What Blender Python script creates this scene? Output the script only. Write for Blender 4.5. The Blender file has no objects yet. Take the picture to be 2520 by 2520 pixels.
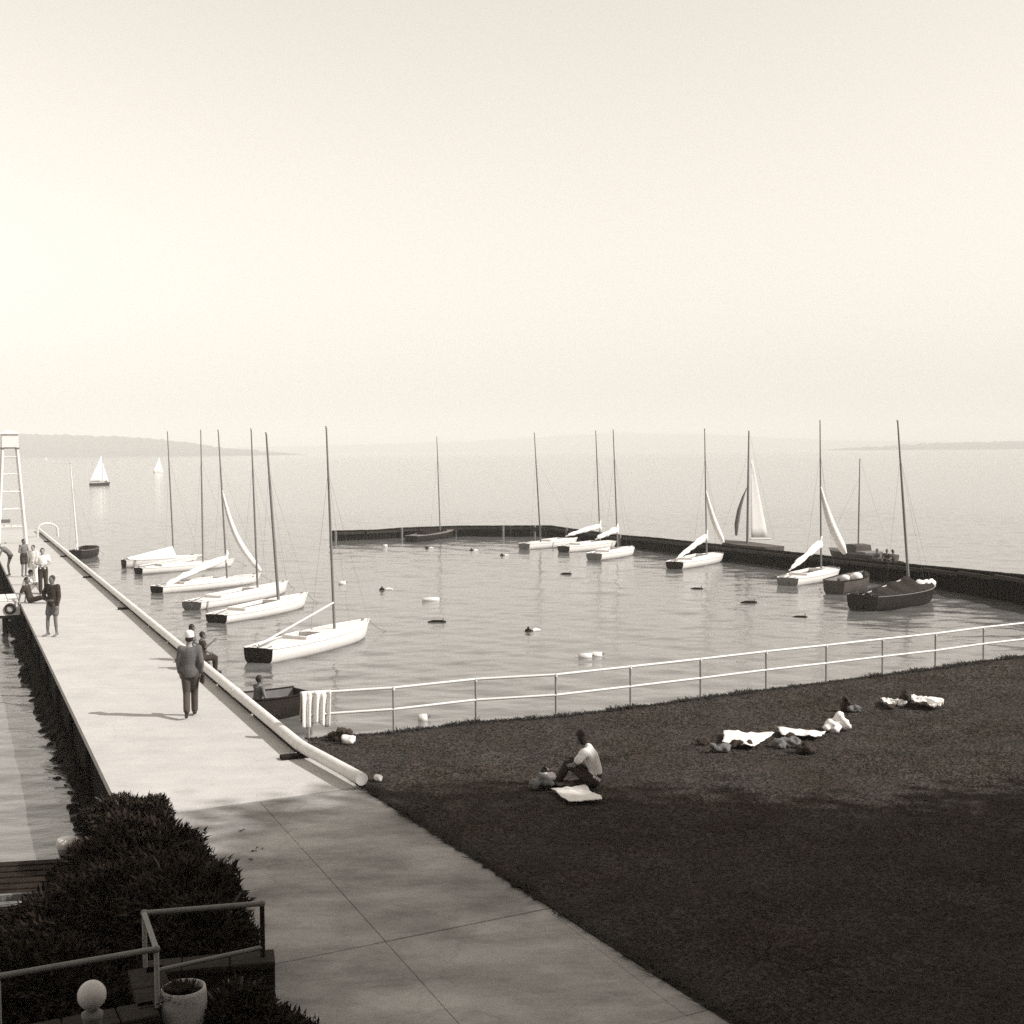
import bpy, bmesh, math, random
import numpy as np
from mathutils import Vector, Matrix, noise

R = math.radians
random.seed(7)
rng = np.random.default_rng(7)
SC = bpy.context.scene
COL = SC.collection

# ------------------------------------------------------------------ camera
FPX, ROLL, CAM_H = 3150.0, 0.0083, 5.43
PITCH = math.atan(152 / FPX)
_f = Vector((0, math.cos(PITCH), -math.sin(PITCH)))
_u = Vector((0, math.sin(PITCH), math.cos(PITCH)))
_r = Vector((1, 0, 0))
UP = _u * math.cos(ROLL) + _r * math.sin(ROLL)
RT = _r * math.cos(ROLL) - _u * math.sin(ROLL)
cam = bpy.data.cameras.new('camera')
cam.sensor_width = 36
cam.lens = 36 * FPX / 2520
cam.clip_end = 20000
cam.clip_start = 0.1
co = bpy.data.objects.new('camera', cam)
COL.objects.link(co)
co.matrix_world = Matrix(((RT.x, UP.x, -_f.x, 0), (RT.y, UP.y, -_f.y, 0), (RT.z, UP.z, -_f.z, CAM_H), (0, 0, 0, 1)))
SC.camera = co
CAM = Vector((0, 0, CAM_H))


def ray(px, py):
    return _f + RT * ((px - 1260) / FPX) - UP * ((py - 1260) / FPX)


def at(px, py, z=0.0):
    """surveyed point on the level z"""
    d = ray(px, py)
    return CAM + d * ((z - CAM_H) / d.z)


def up_at(px, py, y):
    """surveyed point at the distance y"""
    d = ray(px, py)
    return CAM + d * (y / d.y)


# ------------------------------------------------------------------ world, sun, exposure
SUN_EL = 38.0
SUN_AZ = 104.0          # clockwise from +Y
SKY_STRENGTH = 0.093
SUN_STRENGTH = 3.0
w = bpy.data.worlds.new('World')
SC.world = w
w.use_nodes = True
nt = w.node_tree
nt.nodes.clear()
sky = nt.nodes.new('ShaderNodeTexSky')
sky.sky_type = 'NISHITA'
sky.sun_disc = False
sky.sun_elevation = R(SUN_EL)
sky.sun_rotation = R(SUN_AZ)
sky.dust_density = 0.4
sky.air_density = 3.2
bw = nt.nodes.new('ShaderNodeRGBToBW')
tint = nt.nodes.new('ShaderNodeMixRGB')
tint.blend_type = 'MULTIPLY'
tint.inputs[0].default_value = 1
tint.inputs[2].default_value = (1.06, 0.985, 0.88, 1)   # black-and-white print with a warm tone
bg = nt.nodes.new('ShaderNodeBackground')
bg.inputs[1].default_value = SKY_STRENGTH
out = nt.nodes.new('ShaderNodeOutputWorld')
nt.links.new(sky.outputs[0], bw.inputs[0])
nt.links.new(bw.outputs[0], tint.inputs[1])
nt.links.new(tint.outputs[0], bg.inputs[0])
nt.links.new(bg.outputs[0], out.inputs[0])

sl = bpy.data.lights.new('sun', 'SUN')
sl.energy = SUN_STRENGTH
sl.angle = R(0.55)
sl.color = (1.0, 0.98, 0.95)
so = bpy.data.objects.new('sun', sl)
COL.objects.link(so)
to_sun = Vector((math.sin(R(SUN_AZ)) * math.cos(R(SUN_EL)), math.cos(R(SUN_AZ)) * math.cos(R(SUN_EL)), math.sin(R(SUN_EL))))
so.rotation_euler = to_sun.to_track_quat('Z', 'Y').to_euler()

vs = SC.view_settings
vs.view_transform = 'Standard'
vs.look = 'None'
vs.exposure = 0.95
vs.gamma = 1.0
vs.use_curve_mapping = False
SC.render.engine = 'CYCLES'
SC.cycles.use_denoising = False
SC.cycles.volume_bounces = 1
SC.cycles.max_bounces = 6
SC.cycles.sample_clamp_indirect = 6


# ------------------------------------------------------------------ materials
def tone(v):
    k = min(1.0, v / 0.10)
    return (v * (1.40 - 0.37 * k), v * (0.94 + 0.045 * k), v * (0.62 + 0.325 * k), 1)


MATS = {}


def mat(name, v, rough=0.85, var=0.0, scale=6.0, bump=0.0, bscale=40.0, spec=0.3, v2=None, stretch=(1, 1, 1), metal=0.0, detail=6.0):
    if name in MATS:
        return MATS[name]
    m = bpy.data.materials.new(name)
    m.use_nodes = True
    n = m.node_tree.nodes
    L = m.node_tree.links
    b = n['Principled BSDF']
    b.inputs['Roughness'].default_value = rough
    b.inputs['Specular IOR Level'].default_value = spec
    b.inputs['Metallic'].default_value = metal
    b.inputs['Base Color'].default_value = tone(v)
    if var or bump:
        tc = n.new('ShaderNodeTexCoord')
        mp = n.new('ShaderNodeMapping')
        mp.inputs['Scale'].default_value = stretch
        L.new(tc.outputs['Object'], mp.inputs[0])
    if var:
        nz = n.new('ShaderNodeTexNoise')
        nz.inputs['Scale'].default_value = scale
        nz.inputs['Detail'].default_value = detail
        nz.inputs['Roughness'].default_value = 0.65
        L.new(mp.outputs[0], nz.inputs[0])
        cr = n.new('ShaderNodeValToRGB')
        lo, hi = (v * (1 - var), v * (1 + var)) if v2 is None else (v, v2)
        cr.color_ramp.elements[0].position = 0.3
        cr.color_ramp.elements[1].position = 0.7
        cr.color_ramp.elements[0].color = tone(lo)
        cr.color_ramp.elements[1].color = tone(hi)
        L.new(nz.outputs[0], cr.inputs[0])
        L.new(cr.outputs[0], b.inputs['Base Color'])
    if bump:
        nb = n.new('ShaderNodeTexNoise')
        nb.inputs['Scale'].default_value = bscale
        nb.inputs['Detail'].default_value = 4
        L.new(mp.outputs[0], nb.inputs[0])
        bp = n.new('ShaderNodeBump')
        bp.inputs['Strength'].default_value = bump
        bp.inputs['Distance'].default_value = 0.02
        L.new(nb.outputs[0], bp.inputs['Height'])
        L.new(bp.outputs[0], b.inputs['Normal'])
    MATS[name] = m
    return m


M_DECK = mat('pale_concrete', 0.48, 0.9, 0.08, 1.3, 0.25, 60)
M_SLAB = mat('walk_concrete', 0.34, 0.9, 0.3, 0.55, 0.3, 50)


def wear(m, crack=0.5, stain_shade=0.35, sscale=0.35):
    """hairline cracks, stains with shade streaks and grit in the concrete"""
    n, L = m.node_tree.nodes, m.node_tree.links
    b = n['Principled BSDF']
    src = b.inputs['Base Color'].links[0].from_socket
    tc = n.new('ShaderNodeTexCoord')
    wn = n.new('ShaderNodeTexNoise')
    wn.inputs['Scale'].default_value = 1.6
    wn.inputs['Detail'].default_value = 5
    L.new(tc.outputs['Object'], wn.inputs[0])
    ad = n.new('ShaderNodeMixRGB')
    ad.blend_type = 'LINEAR_LIGHT'
    ad.inputs[0].default_value = 0.35
    L.new(tc.outputs['Object'], ad.inputs[1])
    L.new(wn.outputs['Color'], ad.inputs[2])
    vo = n.new('ShaderNodeTexVoronoi')
    vo.feature = 'DISTANCE_TO_EDGE'
    vo.inputs['Scale'].default_value = 0.33
    L.new(ad.outputs[0], vo.inputs['Vector'])
    cr = n.new('ShaderNodeValToRGB')
    cr.color_ramp.elements[0].position = 0.0
    cr.color_ramp.elements[0].color = (1 - crack,) * 3 + (1,)
    cr.color_ramp.elements[1].position = 0.006
    cr.color_ramp.elements[1].color = (1, 1, 1, 1)
    L.new(vo.outputs['Distance'], cr.inputs[0])
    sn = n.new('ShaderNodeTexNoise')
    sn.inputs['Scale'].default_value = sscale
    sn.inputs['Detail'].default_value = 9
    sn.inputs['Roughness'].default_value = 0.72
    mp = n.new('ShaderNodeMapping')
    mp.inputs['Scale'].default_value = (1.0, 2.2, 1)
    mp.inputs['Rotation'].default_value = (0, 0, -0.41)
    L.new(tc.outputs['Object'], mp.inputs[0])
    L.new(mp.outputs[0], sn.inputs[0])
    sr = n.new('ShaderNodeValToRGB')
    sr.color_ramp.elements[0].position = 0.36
    sr.color_ramp.elements[0].color = (1 - stain_shade,) * 3 + (1,)
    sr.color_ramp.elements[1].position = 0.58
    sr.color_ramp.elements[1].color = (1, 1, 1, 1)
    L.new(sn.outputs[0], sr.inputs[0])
    gn = n.new('ShaderNodeTexNoise')
    gn.inputs['Scale'].default_value = 28
    gn.inputs['Detail'].default_value = 3
    L.new(tc.outputs['Object'], gn.inputs[0])
    g2 = n.new('ShaderNodeValToRGB')
    g2.color_ramp.elements[0].position = 0.25
    g2.color_ramp.elements[0].color = (.8, .8, .8, 1)
    g2.color_ramp.elements[1].position = 0.5
    g2.color_ramp.elements[1].color = (1, 1, 1, 1)
    L.new(gn.outputs[0], g2.inputs[0])
    for q in (cr, sr, g2):
        mx = n.new('ShaderNodeMixRGB')
        mx.blend_type = 'MULTIPLY'
        mx.inputs[0].default_value = 1
        L.new(src, mx.inputs[1])
        L.new(q.outputs[0], mx.inputs[2])
        src = mx.outputs[0]
    L.new(src, b.inputs['Base Color'])


wear(M_DECK, 0.08, 0.10, 0.5)
wear(M_SLAB, 0.15, 0.44, 0.5)  # streaky stains, deepened to paint bands of tree shade on the walk
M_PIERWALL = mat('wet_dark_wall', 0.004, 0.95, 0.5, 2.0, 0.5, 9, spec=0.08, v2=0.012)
M_SEAWALL = mat('seawall_concrete', 0.22, 0.9, 0.3, 2.0, 0.4, 20)
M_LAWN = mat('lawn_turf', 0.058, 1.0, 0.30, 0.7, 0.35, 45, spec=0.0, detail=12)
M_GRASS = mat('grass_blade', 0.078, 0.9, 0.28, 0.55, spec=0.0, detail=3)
_n, _l = M_GRASS.node_tree.nodes, M_GRASS.node_tree.links      # thin blades let light through
_t = _n.new('ShaderNodeBsdfTranslucent')
_m = _n.new('ShaderNodeMixShader')
_m.inputs[0].default_value = 0.5
_l.new(_n['Principled BSDF'].inputs['Base Color'].links[0].from_socket, _t.inputs[0])
_l.new(_n['Principled BSDF'].outputs[0], _m.inputs[1])
_l.new(_t.outputs[0], _m.inputs[2])
_l.new(_m.outputs[0], _n['Material Output'].inputs['Surface'])
M_BANK = mat('bank_soil', 0.03, 1.0, 0.4, 3.0, 0.8, 12, spec=0.0)
M_WHITE = mat('white_paint', 0.70, 0.45, 0.05, 3.0, spec=0.4)
M_WHITE2 = mat('weathered_white_paint', 0.66, 0.6, 0.12, 5.0, 0.1, 30)
M_CANVAS = mat('white_canvas', 0.76, 0.95, 0.06, 4.0, 0.5, 14)
M_TOWEL = mat('white_towel', 0.74, 1.0, 0.05, 6.0, 0.4, 40)
M_STRIPE = mat('towel_stripe', 0.38, 1.0)
M_SPAR = mat('dark_spar_varnish', 0.17, 0.35, 0.2, 4.0, stretch=(1, 1, 0.1))
M_SPARL = mat('pale_spar', 0.42, 0.45, 0.15, 4.0, stretch=(1, 1, 0.1))
M_TRANSOM = mat('varnished_transom', 0.02, 0.35, 0.3, 5.0, stretch=(1, 0.2, 1))
M_TRANSOM2 = mat('grey_transom', 0.17, 0.5, 0.2, 5.0)
M_COCKPIT = mat('cockpit_wood', 0.25, 0.6, 0.3, 6.0)
M_DARKHULL = mat('dark_hull_paint', 0.011, 0.5, 0.3, 3.0)
M_GREYHULL = mat('grey_hull_paint', 0.06, 0.6, 0.3, 3.0)
M_DARKCANVAS = mat('dark_canvas', 0.012, 0.95, 0.3, 4.0, 0.5, 14)
M_PILE = mat('dark_sheet_pile', 0.005, 0.95, 0.45, 2.5, 0.5, 8, spec=0.1, v2=0.016, stretch=(1, 1, 0.4))
M_PILECAP = mat('wall_cap', 0.022, 0.8, 0.3, 4.0, 0.3, 20)
M_PALEPOST = mat('pale_timber', 0.16, 0.8, 0.3, 5.0)
M_GREYPIPE = mat('grey_pipe', 0.15, 0.5, 0.15, 8.0)
M_POST = mat('post_paint', 0.30, 0.6, 0.2, 5.0)
M_DARKWOOD = mat('dark_timber', 0.014, 0.9, 0.4, 4.0, 0.4, 20, spec=0.1, stretch=(1, 0.2, 1))
M_BLACK = mat('black_rubber', 0.015, 0.7)
M_STONE = mat('dark_stone', 0.012, 0.9, 0.4, 4.0, 0.6, 14)
M_URN = mat('white_cement', 0.34, 0.8, 0.12, 3.0, 0.2, 30)
M_BALL = mat('cream_ball', 0.5, 0.5, 0.08, 5.0)
M_LEAF = mat('shrub_leaf', 0.021, 0.85, 0.45, 2.2, spec=0.1)
M_TLEAF = mat('tree_leaf', 0.06, 0.8, 0.4, 1.0, spec=0.1)
M_BARK = mat('bark', 0.08, 0.95, 0.4, 6.0, 0.8, 12)
M_SKIN = mat('skin', 0.30, 0.6, 0.08, 8.0)
M_SKIND = mat('tanned_skin', 0.16, 0.6, 0.08, 8.0)
M_HAIR = mat('dark_hair', 0.018, 0.6, 0.3, 20.0)
M_FEAT = mat('face_dark', 0.03, 0.5)
M_SUIT = mat('grey_suit_cloth', 0.11, 0.95, 0.12, 9.0, 0.4, 30)
M_SUITD = mat('dark_trouser_cloth', 0.065, 0.95, 0.12, 9.0, 0.4, 30)
M_DCLOTH = mat('dark_cloth', 0.035, 0.95, 0.25, 9.0, 0.4, 30)
M_GCLOTH = mat('grey_cloth', 0.14, 0.95, 0.2, 9.0, 0.4, 30)
M_WCLOTH = mat('white_cloth', 0.70, 0.95, 0.06, 9.0, 0.3, 30)
M_SHOE = mat('black_shoe', 0.02, 0.4)
M_HILL = mat('wooded_hill', 0.05, 1.0, 0.4, 0.02, spec=0.0)


# ------------------------------------------------------------------ mesh helpers
class MB:
    def __init__(self):
        self.v, self.f, self.mi, self.sm = [], [], [], []

    def add(self, vs, fs, mi=0, smooth=False):
        o = len(self.v)
        self.v += [tuple(p) for p in vs]
        self.f += [tuple(i + o for i in q) for q in fs]
        self.mi += [mi] * len(fs)
        self.sm += [smooth] * len(fs)
        return self

    def box(self, c, s, rot=None, mi=0, bev=0.0):
        hx, hy, hz = s[0] / 2, s[1] / 2, s[2] / 2
        c = Vector(c)
        bm = bmesh.new()
        bmesh.ops.create_cube(bm, size=1)
        for q in bm.verts:
            q.co = Vector((q.co.x * s[0], q.co.y * s[1], q.co.z * s[2]))
        if bev:
            bmesh.ops.bevel(bm, geom=bm.edges[:], offset=min(bev, hx * .9, hy * .9, hz * .9), segments=1, affect='EDGES', profile=.5)
        if rot is not None:
            bmesh.ops.transform(bm, matrix=rot.to_4x4(), verts=bm.verts)
        bm.verts.ensure_lookup_table()
        bm.verts.index_update()
        self.add([q.co + c for q in bm.verts], [[q.index for q in f.verts] for f in bm.faces], mi)
        bm.free()
        return self

    def tube(self, pts, rad, n=10, mi=0, caps=True, squash=None):
        pts = [Vector(p) for p in pts]
        if not hasattr(rad, '__len__'):
            rad = [rad] * len(pts)
        vs, fs = [], []
        prev = None
        for i, p in enumerate(pts):
            t = (pts[min(i + 1, len(pts) - 1)] - pts[max(i - 1, 0)])
            if t.length < 1e-9:
                t = Vector((0, 0, 1))
            t.normalize()
            if prev is None:
                a = Vector((0, 0, 1)) if abs(t.z) < .9 else Vector((0, 1, 0))
                s = t.cross(a).normalized()
            else:
                s = (prev - t * prev.dot(t)).normalized()
            prev = s
            b = t.cross(s)
            for k in range(n):
                a = 2 * math.pi * k / n
                vs.append(p + (s * math.cos(a) + b * math.sin(a)) * rad[i])
        for i in range(len(pts) - 1):
            for k in range(n):
                fs.append((i * n + k, i * n + (k + 1) % n, (i + 1) * n + (k + 1) % n, (i + 1) * n + k))
        self.add(vs, fs, mi, True)
        if caps:
            m = len(pts) - 1
            self.add(vs[:n], [tuple(range(n))[::-1]], mi)
            self.add(vs[m * n:], [tuple(range(n))], mi)
        return self

    def loft(self, rings, mi=0, caps=True, smooth=True):
        n = len(rings[0])
        vs = [p for r_ in rings for p in r_]
        fs = []
        for i in range(len(rings) - 1):
            for k in range(n):
                fs.append((i * n + k, i * n + (k + 1) % n, (i + 1) * n + (k + 1) % n, (i + 1) * n + k))
        if caps:
            fs.append(tuple(range(n))[::-1])
            fs.append(tuple((len(rings) - 1) * n + k for k in range(n)))
        return self.add(vs, fs, mi, smooth)

    def lathe(self, prof, c=(0, 0, 0), n=24, mi=0):
        c = Vector(c)
        return self.loft([[c + Vector((r_ * math.cos(2 * math.pi * k / n), r_ * math.sin(2 * math.pi * k / n), z)) for k in range(n)] for r_, z in prof], mi)

    def prism(self, poly, z0, z1, mi=0):
        n = len(poly)
        vs = [(p[0], p[1], z0) for p in poly] + [(p[0], p[1], z1) for p in poly]
        fs = [tuple(range(n))[::-1], tuple(range(n, 2 * n))] + [(k, (k + 1) % n, n + (k + 1) % n, n + k) for k in range(n)]
        return self.add(vs, fs, mi)

    def mesh(self, name, mats):
        me = bpy.data.meshes.new(name)
        me.from_pydata(self.v, [], self.f)
        for m in mats if isinstance(mats, (list, tuple)) else [mats]:
            me.materials.append(m)
        me.polygons.foreach_set('material_index', self.mi)
        me.polygons.foreach_set('use_smooth', self.sm)
        me.update()
        return me

    def build(self, name, mats, parent=None, loc=None):
        return link(name, self.mesh(name, mats), parent, loc)


def link(name, me, parent=None, loc=None):
    o = bpy.data.objects.new(name, me)
    COL.objects.link(o)
    if parent is not None:
        o.parent = parent
    if loc is not None:
        o.location = loc
    return o


def sheet(rows, th, name, m, parent=None):
    """a cloth of rows of points, closed with a real thickness"""
    nr, nc = len(rows), len(rows[0])
    nrm = (Vector(rows[0][-1]) - Vector(rows[0][0])).cross(Vector(rows[-1][0]) - Vector(rows[0][0]))
    nrm = nrm.normalized() * th if nrm.length > 1e-9 else Vector((0, 0, th))
    mb = MB()
    a = [Vector(p) for r_ in rows for p in r_]
    vs_ = a + [p + nrm for p in a]
    N = nr * nc
    fs_ = []
    for i in range(nr - 1):
        for k in range(nc - 1):
            q = (i * nc + k, i * nc + k + 1, (i + 1) * nc + k + 1, (i + 1) * nc + k)
            fs_ += [q[::-1], tuple(j + N for j in q)]
    edge = [i for i in range(nc)] + [i * nc + nc - 1 for i in range(1, nr)] + [(nr - 1) * nc + k for k in range(nc - 2, -1, -1)] + [i * nc for i in range(nr - 2, 0, -1)]
    for k in range(len(edge)):
        p, q = edge[k], edge[(k + 1) % len(edge)]
        fs_.append((p, q, q + N, p + N))
    mb.add(vs_, fs_, 0, True)
    return fix_normals(mb.build(name, m, parent))


def fix_normals(o):
    bm = bmesh.new()
    bm.from_mesh(o.data)
    bmesh.ops.recalc_face_normals(bm, faces=bm.faces)
    bm.to_mesh(o.data)
    bm.free()
    return o


def tag(o, label=None, cat=None, group=None, kind=None):
    if label:
        o['label'] = label
    if cat:
        o['category'] = cat
    if group:
        o['group'] = group
    if kind:
        o['kind'] = kind
    return o


def empty(name, loc=(0, 0, 0), rz=0.0):
    o = bpy.data.objects.new(name, None)
    COL.objects.link(o)
    o.location = loc
    o.rotation_euler = (0, 0, rz)
    o.empty_display_size = 0.2
    return o


def copy_tree(o, parent=None):
    c = o.copy()
    COL.objects.link(c)
    c.parent = parent
    for ch in list(o.children):
        copy_tree(ch, c)
    return c


def poly_area(p):
    return 0.5 * sum(p[i][0] * p[(i + 1) % len(p)][1] - p[(i + 1) % len(p)][0] * p[i][1] for i in range(len(p)))


def ccw(p):
    return p if poly_area(p) > 0 else p[::-1]


def clip_half(poly, a, b):
    """keep the part of a convex polygon left of the line a->b"""
    res = []
    d = (b[0] - a[0], b[1] - a[1])
    side = lambda q: d[0] * (q[1] - a[1]) - d[1] * (q[0] - a[0])
    for i in range(len(poly)):
        p, q = poly[i], poly[(i + 1) % len(poly)]
        sp, sq = side(p), side(q)
        if sp >= 0:
            res.append(p)
        if (sp >= 0) != (sq >= 0):
            t = sp / (sp - sq)
            res.append((p[0] + (q[0] - p[0]) * t, p[1] + (q[1] - p[1]) * t))
    return res


# ------------------------------------------------------------------ plan of the place
WATER = -1.1
PD = Vector((-0.4019, 0.9157, 0))           # along the pier, away from shore
PC = Vector((0.9157, 0.4019, 0))            # across the pier


def ledge(y):                               # water-side edge of pier and walk
    return Vector((-7.04 - 0.4389 * (y - 21.62), y, 0))


def pline(y):                               # line of the long pipe rail
    return Vector((-4.33 - 0.4395 * (y - 23.92), y, 0))


PIER_END = 92.0
BEND = Vector((-3.81, 22.66, 0))
PEND = Vector((-2.475, 20.27, 0))
J0, J1 = ledge(18.75), Vector((-2.52, 20.50, 0))     # joint between pier and walk
LAWN_EDGE = [Vector((-3.88, 23.96, 0)), Vector((-2.31, 24.42, 0)), Vector((-0.75, 25.28, 0)), Vector((0.86, 25.72, 0)), Vector((2.45, 26.59, 0)),
             Vector((4.05, 27.49, 0)), Vector((5.66, 28.45, 0)), Vector((7.21, 29.28, 0)), Vector((8.76, 30.16, 0)), Vector((10.29, 30.99, 0)),
             Vector((11.83, 31.99, 0)), Vector((13.4, 32.85, 0)), Vector((15.0, 33.75, 0)), Vector((40, 47.6, 0))]
PAV_R = [Vector((-2.49, 20.58, 0)), Vector((-0.94, 17.58, 0)), Vector((0.18, 15.46, 0)), Vector((2.11, 11.84, 0)), Vector((8.3, 0.2, 0)), Vector((13.6, -9.8, 0))]

# ---- pier: pale deck with dark wall under it
off = PC * 0.16
deck = [ledge(PIER_END), pline(PIER_END) + off, pline(24.0) + off, BEND + Vector((0.14, 0.06, 0)), Vector((-2.34, 20.20, 0)), Vector((-2.36, 20.55, 0)), J1, J0]
deck = ccw([tuple(p) for p in deck])
pier = MB().prism(deck, -0.14, 0.0).build('pier', M_DECK)
tag(pier, kind='structure')
fix_normals(pier)
ins = [ledge(PIER_END - .1) + PC * .07, pline(PIER_END - .1), pline(24.0), BEND, Vector((-2.55, 20.30, 0)), J1 - PC * .1 + PD * .05, J0 + PC * .07 + PD * .05]
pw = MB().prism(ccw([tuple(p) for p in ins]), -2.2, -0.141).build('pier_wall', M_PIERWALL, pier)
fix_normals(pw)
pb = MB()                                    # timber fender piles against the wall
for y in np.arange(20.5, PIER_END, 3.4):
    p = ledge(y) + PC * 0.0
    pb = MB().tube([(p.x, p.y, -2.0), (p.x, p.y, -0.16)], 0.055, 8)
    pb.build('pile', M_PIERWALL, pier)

# near-black stones added at the wall foot for its shade and dark reflection
M_REFLSTONE = mat('reflection_stone', 0.006, 0.9, 0.5, 6.0, 0.5, 14, spec=0.1, v2=0.014)
refl_stone_me = []
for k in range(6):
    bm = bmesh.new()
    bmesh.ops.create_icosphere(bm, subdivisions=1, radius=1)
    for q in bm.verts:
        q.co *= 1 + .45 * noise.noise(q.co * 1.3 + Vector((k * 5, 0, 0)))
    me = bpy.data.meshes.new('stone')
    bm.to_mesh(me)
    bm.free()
    me.materials.append(M_REFLSTONE)
    refl_stone_me.append(me)
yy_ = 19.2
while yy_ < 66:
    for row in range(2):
        o = link('stone', random.choice(refl_stone_me), pier)
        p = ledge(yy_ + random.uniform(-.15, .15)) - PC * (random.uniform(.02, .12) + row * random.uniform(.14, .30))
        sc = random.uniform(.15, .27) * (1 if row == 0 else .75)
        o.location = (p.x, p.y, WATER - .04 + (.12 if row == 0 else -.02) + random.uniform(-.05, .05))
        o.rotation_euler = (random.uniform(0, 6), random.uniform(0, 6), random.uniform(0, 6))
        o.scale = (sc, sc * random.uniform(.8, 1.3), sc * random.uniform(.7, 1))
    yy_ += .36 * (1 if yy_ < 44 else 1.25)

# ---- walk of concrete slabs
LB = lambda v: ledge(0) + PD * v             # point along the water-side line
walk_base = ccw([tuple(p) for p in [J0, J1] + PAV_R[1:] + [Vector((-1.0, -9.8, 0)), ledge(-1.0) + Vector((-2, 0, 0)), ledge(8), ]])
walk = MB().prism(walk_base, -0.5, -0.016).build('walkway', mat('joint_sand', 0.09, 0.95, 0.3, 8.0))
tag(walk, kind='structure')
fix_normals(walk)
o0 = J0                                      # slabs laid in rows from the joint towards the camera
rowlen = 3.15
tj = (J1 - J0).normalized()
for i in range(0, 9):
    for j in range(-1, 6):
        a = o0 - PD * (i * rowlen) + tj * (j * 2.05)
        q = [a, a + tj * 2.05, a + tj * 2.05 - PD * rowlen, a - PD * rowlen]
        q = ccw([(p.x, p.y) for p in q])
        for k in range(len(PAV_R) - 1):
            q = clip_half(q, (PAV_R[k + 1].x, PAV_R[k + 1].y), (PAV_R[k].x, PAV_R[k].y)) if len(q) > 2 else q
        e0, e1 = ledge(0), ledge(30)
        if len(q) > 2:
            q = clip_half(q, (e1.x, e1.y), (e0.x, e0.y))
        if len(q) < 3 or abs(poly_area(q)) < 0.02 or min(p[1] for p in q) < -8:
            continue
        q = ccw(q)
        n = len(q)
        # inset a little: joints between the slabs are real gaps
        c = (sum(p[0] for p in q) / n, sum(p[1] for p in q) / n)

        def inset(p, d):
            v = Vector((p[0] - c[0], p[1] - c[1], 0))
            return (p[0] - v.x / max(v.length, .01) * d, p[1] - v.y / max(v.length, .01) * d)
        a0 = [inset(p, 0.005) for p in q]
        a1 = [inset(p, 0.012) for p in q]
        dz = random.uniform(-0.004, 0.004)
        vs_ = [(p[0], p[1], -0.03) for p in a0] + [(p[0], p[1], -0.008 + dz) for p in a0] + [(p[0], p[1], dz) for p in a1]
        fs_ = [tuple(range(2 * n, 3 * n))]
        for k in range(n):
            k2 = (k + 1) % n
            fs_ += [(k, k2, n + k2, n + k), (n + k, n + k2, 2 * n + k2, 2 * n + k)]
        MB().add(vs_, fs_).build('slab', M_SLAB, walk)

# ---- lawn with its seawall
lawn_poly = [BEND + Vector((0.14, 0.06, 0)), LAWN_EDGE[0]] + LAWN_EDGE[1:] + [Vector((60, 47.6, 0)), Vector((60, -9.8, 0)), PAV_R[5], PAV_R[4], PAV_R[3], PAV_R[2], PAV_R[1], Vector((-2.36, 20.30, 0))]
lp = ccw([tuple(p) for p in lawn_poly])
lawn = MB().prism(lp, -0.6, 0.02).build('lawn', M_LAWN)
tag(lawn, kind='structure')
fix_normals(lawn)
sw = []
for p in LAWN_EDGE:
    sw.append((p.x + 0.05, p.y - 0.10, 0))
for p in reversed(LAWN_EDGE):
    sw.append((p.x + 0.45, p.y - 0.55, 0))
seaw = MB().prism(ccw(sw), -2.2, -0.61).build('seawall', M_SEAWALL)
tag(seaw, kind='structure')
fix_normals(seaw)

# ---- bank on the lake side of the walk
bank_px = [(-500, 2190), (0, 2112), (150, 2090), (195, 2010), (262, 1922)]
bank_out = [at(x, y, -1.0) for x, y in bank_px[:4]] + [ledge(20.2)]
g = MB()
cols = []
for k, p in enumerate(bank_out):
    q = ledge([-4, 4, 11, 16.5, 19.4][k])
    q2 = q + PC * 0.3
    line = []
    for t in np.linspace(0, 1, 9):
        z = -1.35 + 1.28 * min(1, t * 1.5) + 0.05 * math.sin(9 * t + k)
        line.append((p.x + (q2.x - p.x) * t, p.y + (q2.y - p.y) * t, min(z, -0.05)))
    cols.append(line)
for a, b in zip(cols[:-1], cols[1:]):
    for k in range(8):
        g.add([a[k], b[k], b[k + 1], a[k + 1]], [(0, 1, 2, 3)], 0, True)
bank = g.build('bank', M_BANK)
tag(bank, kind='structure')

# ------------------------------------------------------------------ water
wm = bpy.data.materials.new('lake_water')
wm.use_nodes = True
n_, L_ = wm.node_tree.nodes, wm.node_tree.links
b_ = n_['Principled BSDF']
b_.inputs['Base Color'].default_value = (0.135, 0.130, 0.123, 1)
b_.inputs['Roughness'].default_value = 0.09
b_.inputs['IOR'].default_value = 1.38
b_.inputs['Specular IOR Level'].default_value = 0.5
tc_ = n_.new('ShaderNodeTexCoord')
mp_ = n_.new('ShaderNodeMapping')
mp_.inputs['Scale'].default_value = (0.6, 1.0, 1)
L_.new(tc_.outputs['Object'], mp_.inputs[0])
nz_ = n_.new('ShaderNodeTexNoise')
nz_.inputs['Scale'].default_value = 1.7
nz_.inputs['Detail'].default_value = 4
nz_.inputs['Roughness'].default_value = 0.68
L_.new(mp_.outputs[0], nz_.inputs[0])
bp_ = n_.new('ShaderNodeBump')
bp_.inputs['Strength'].default_value = 0.3
bp_.inputs['Distance'].default_value = 0.08
L_.new(nz_.outputs[0], bp_.inputs['Height'])
L_.new(bp_.outputs[0], b_.inputs['Normal'])

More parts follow.
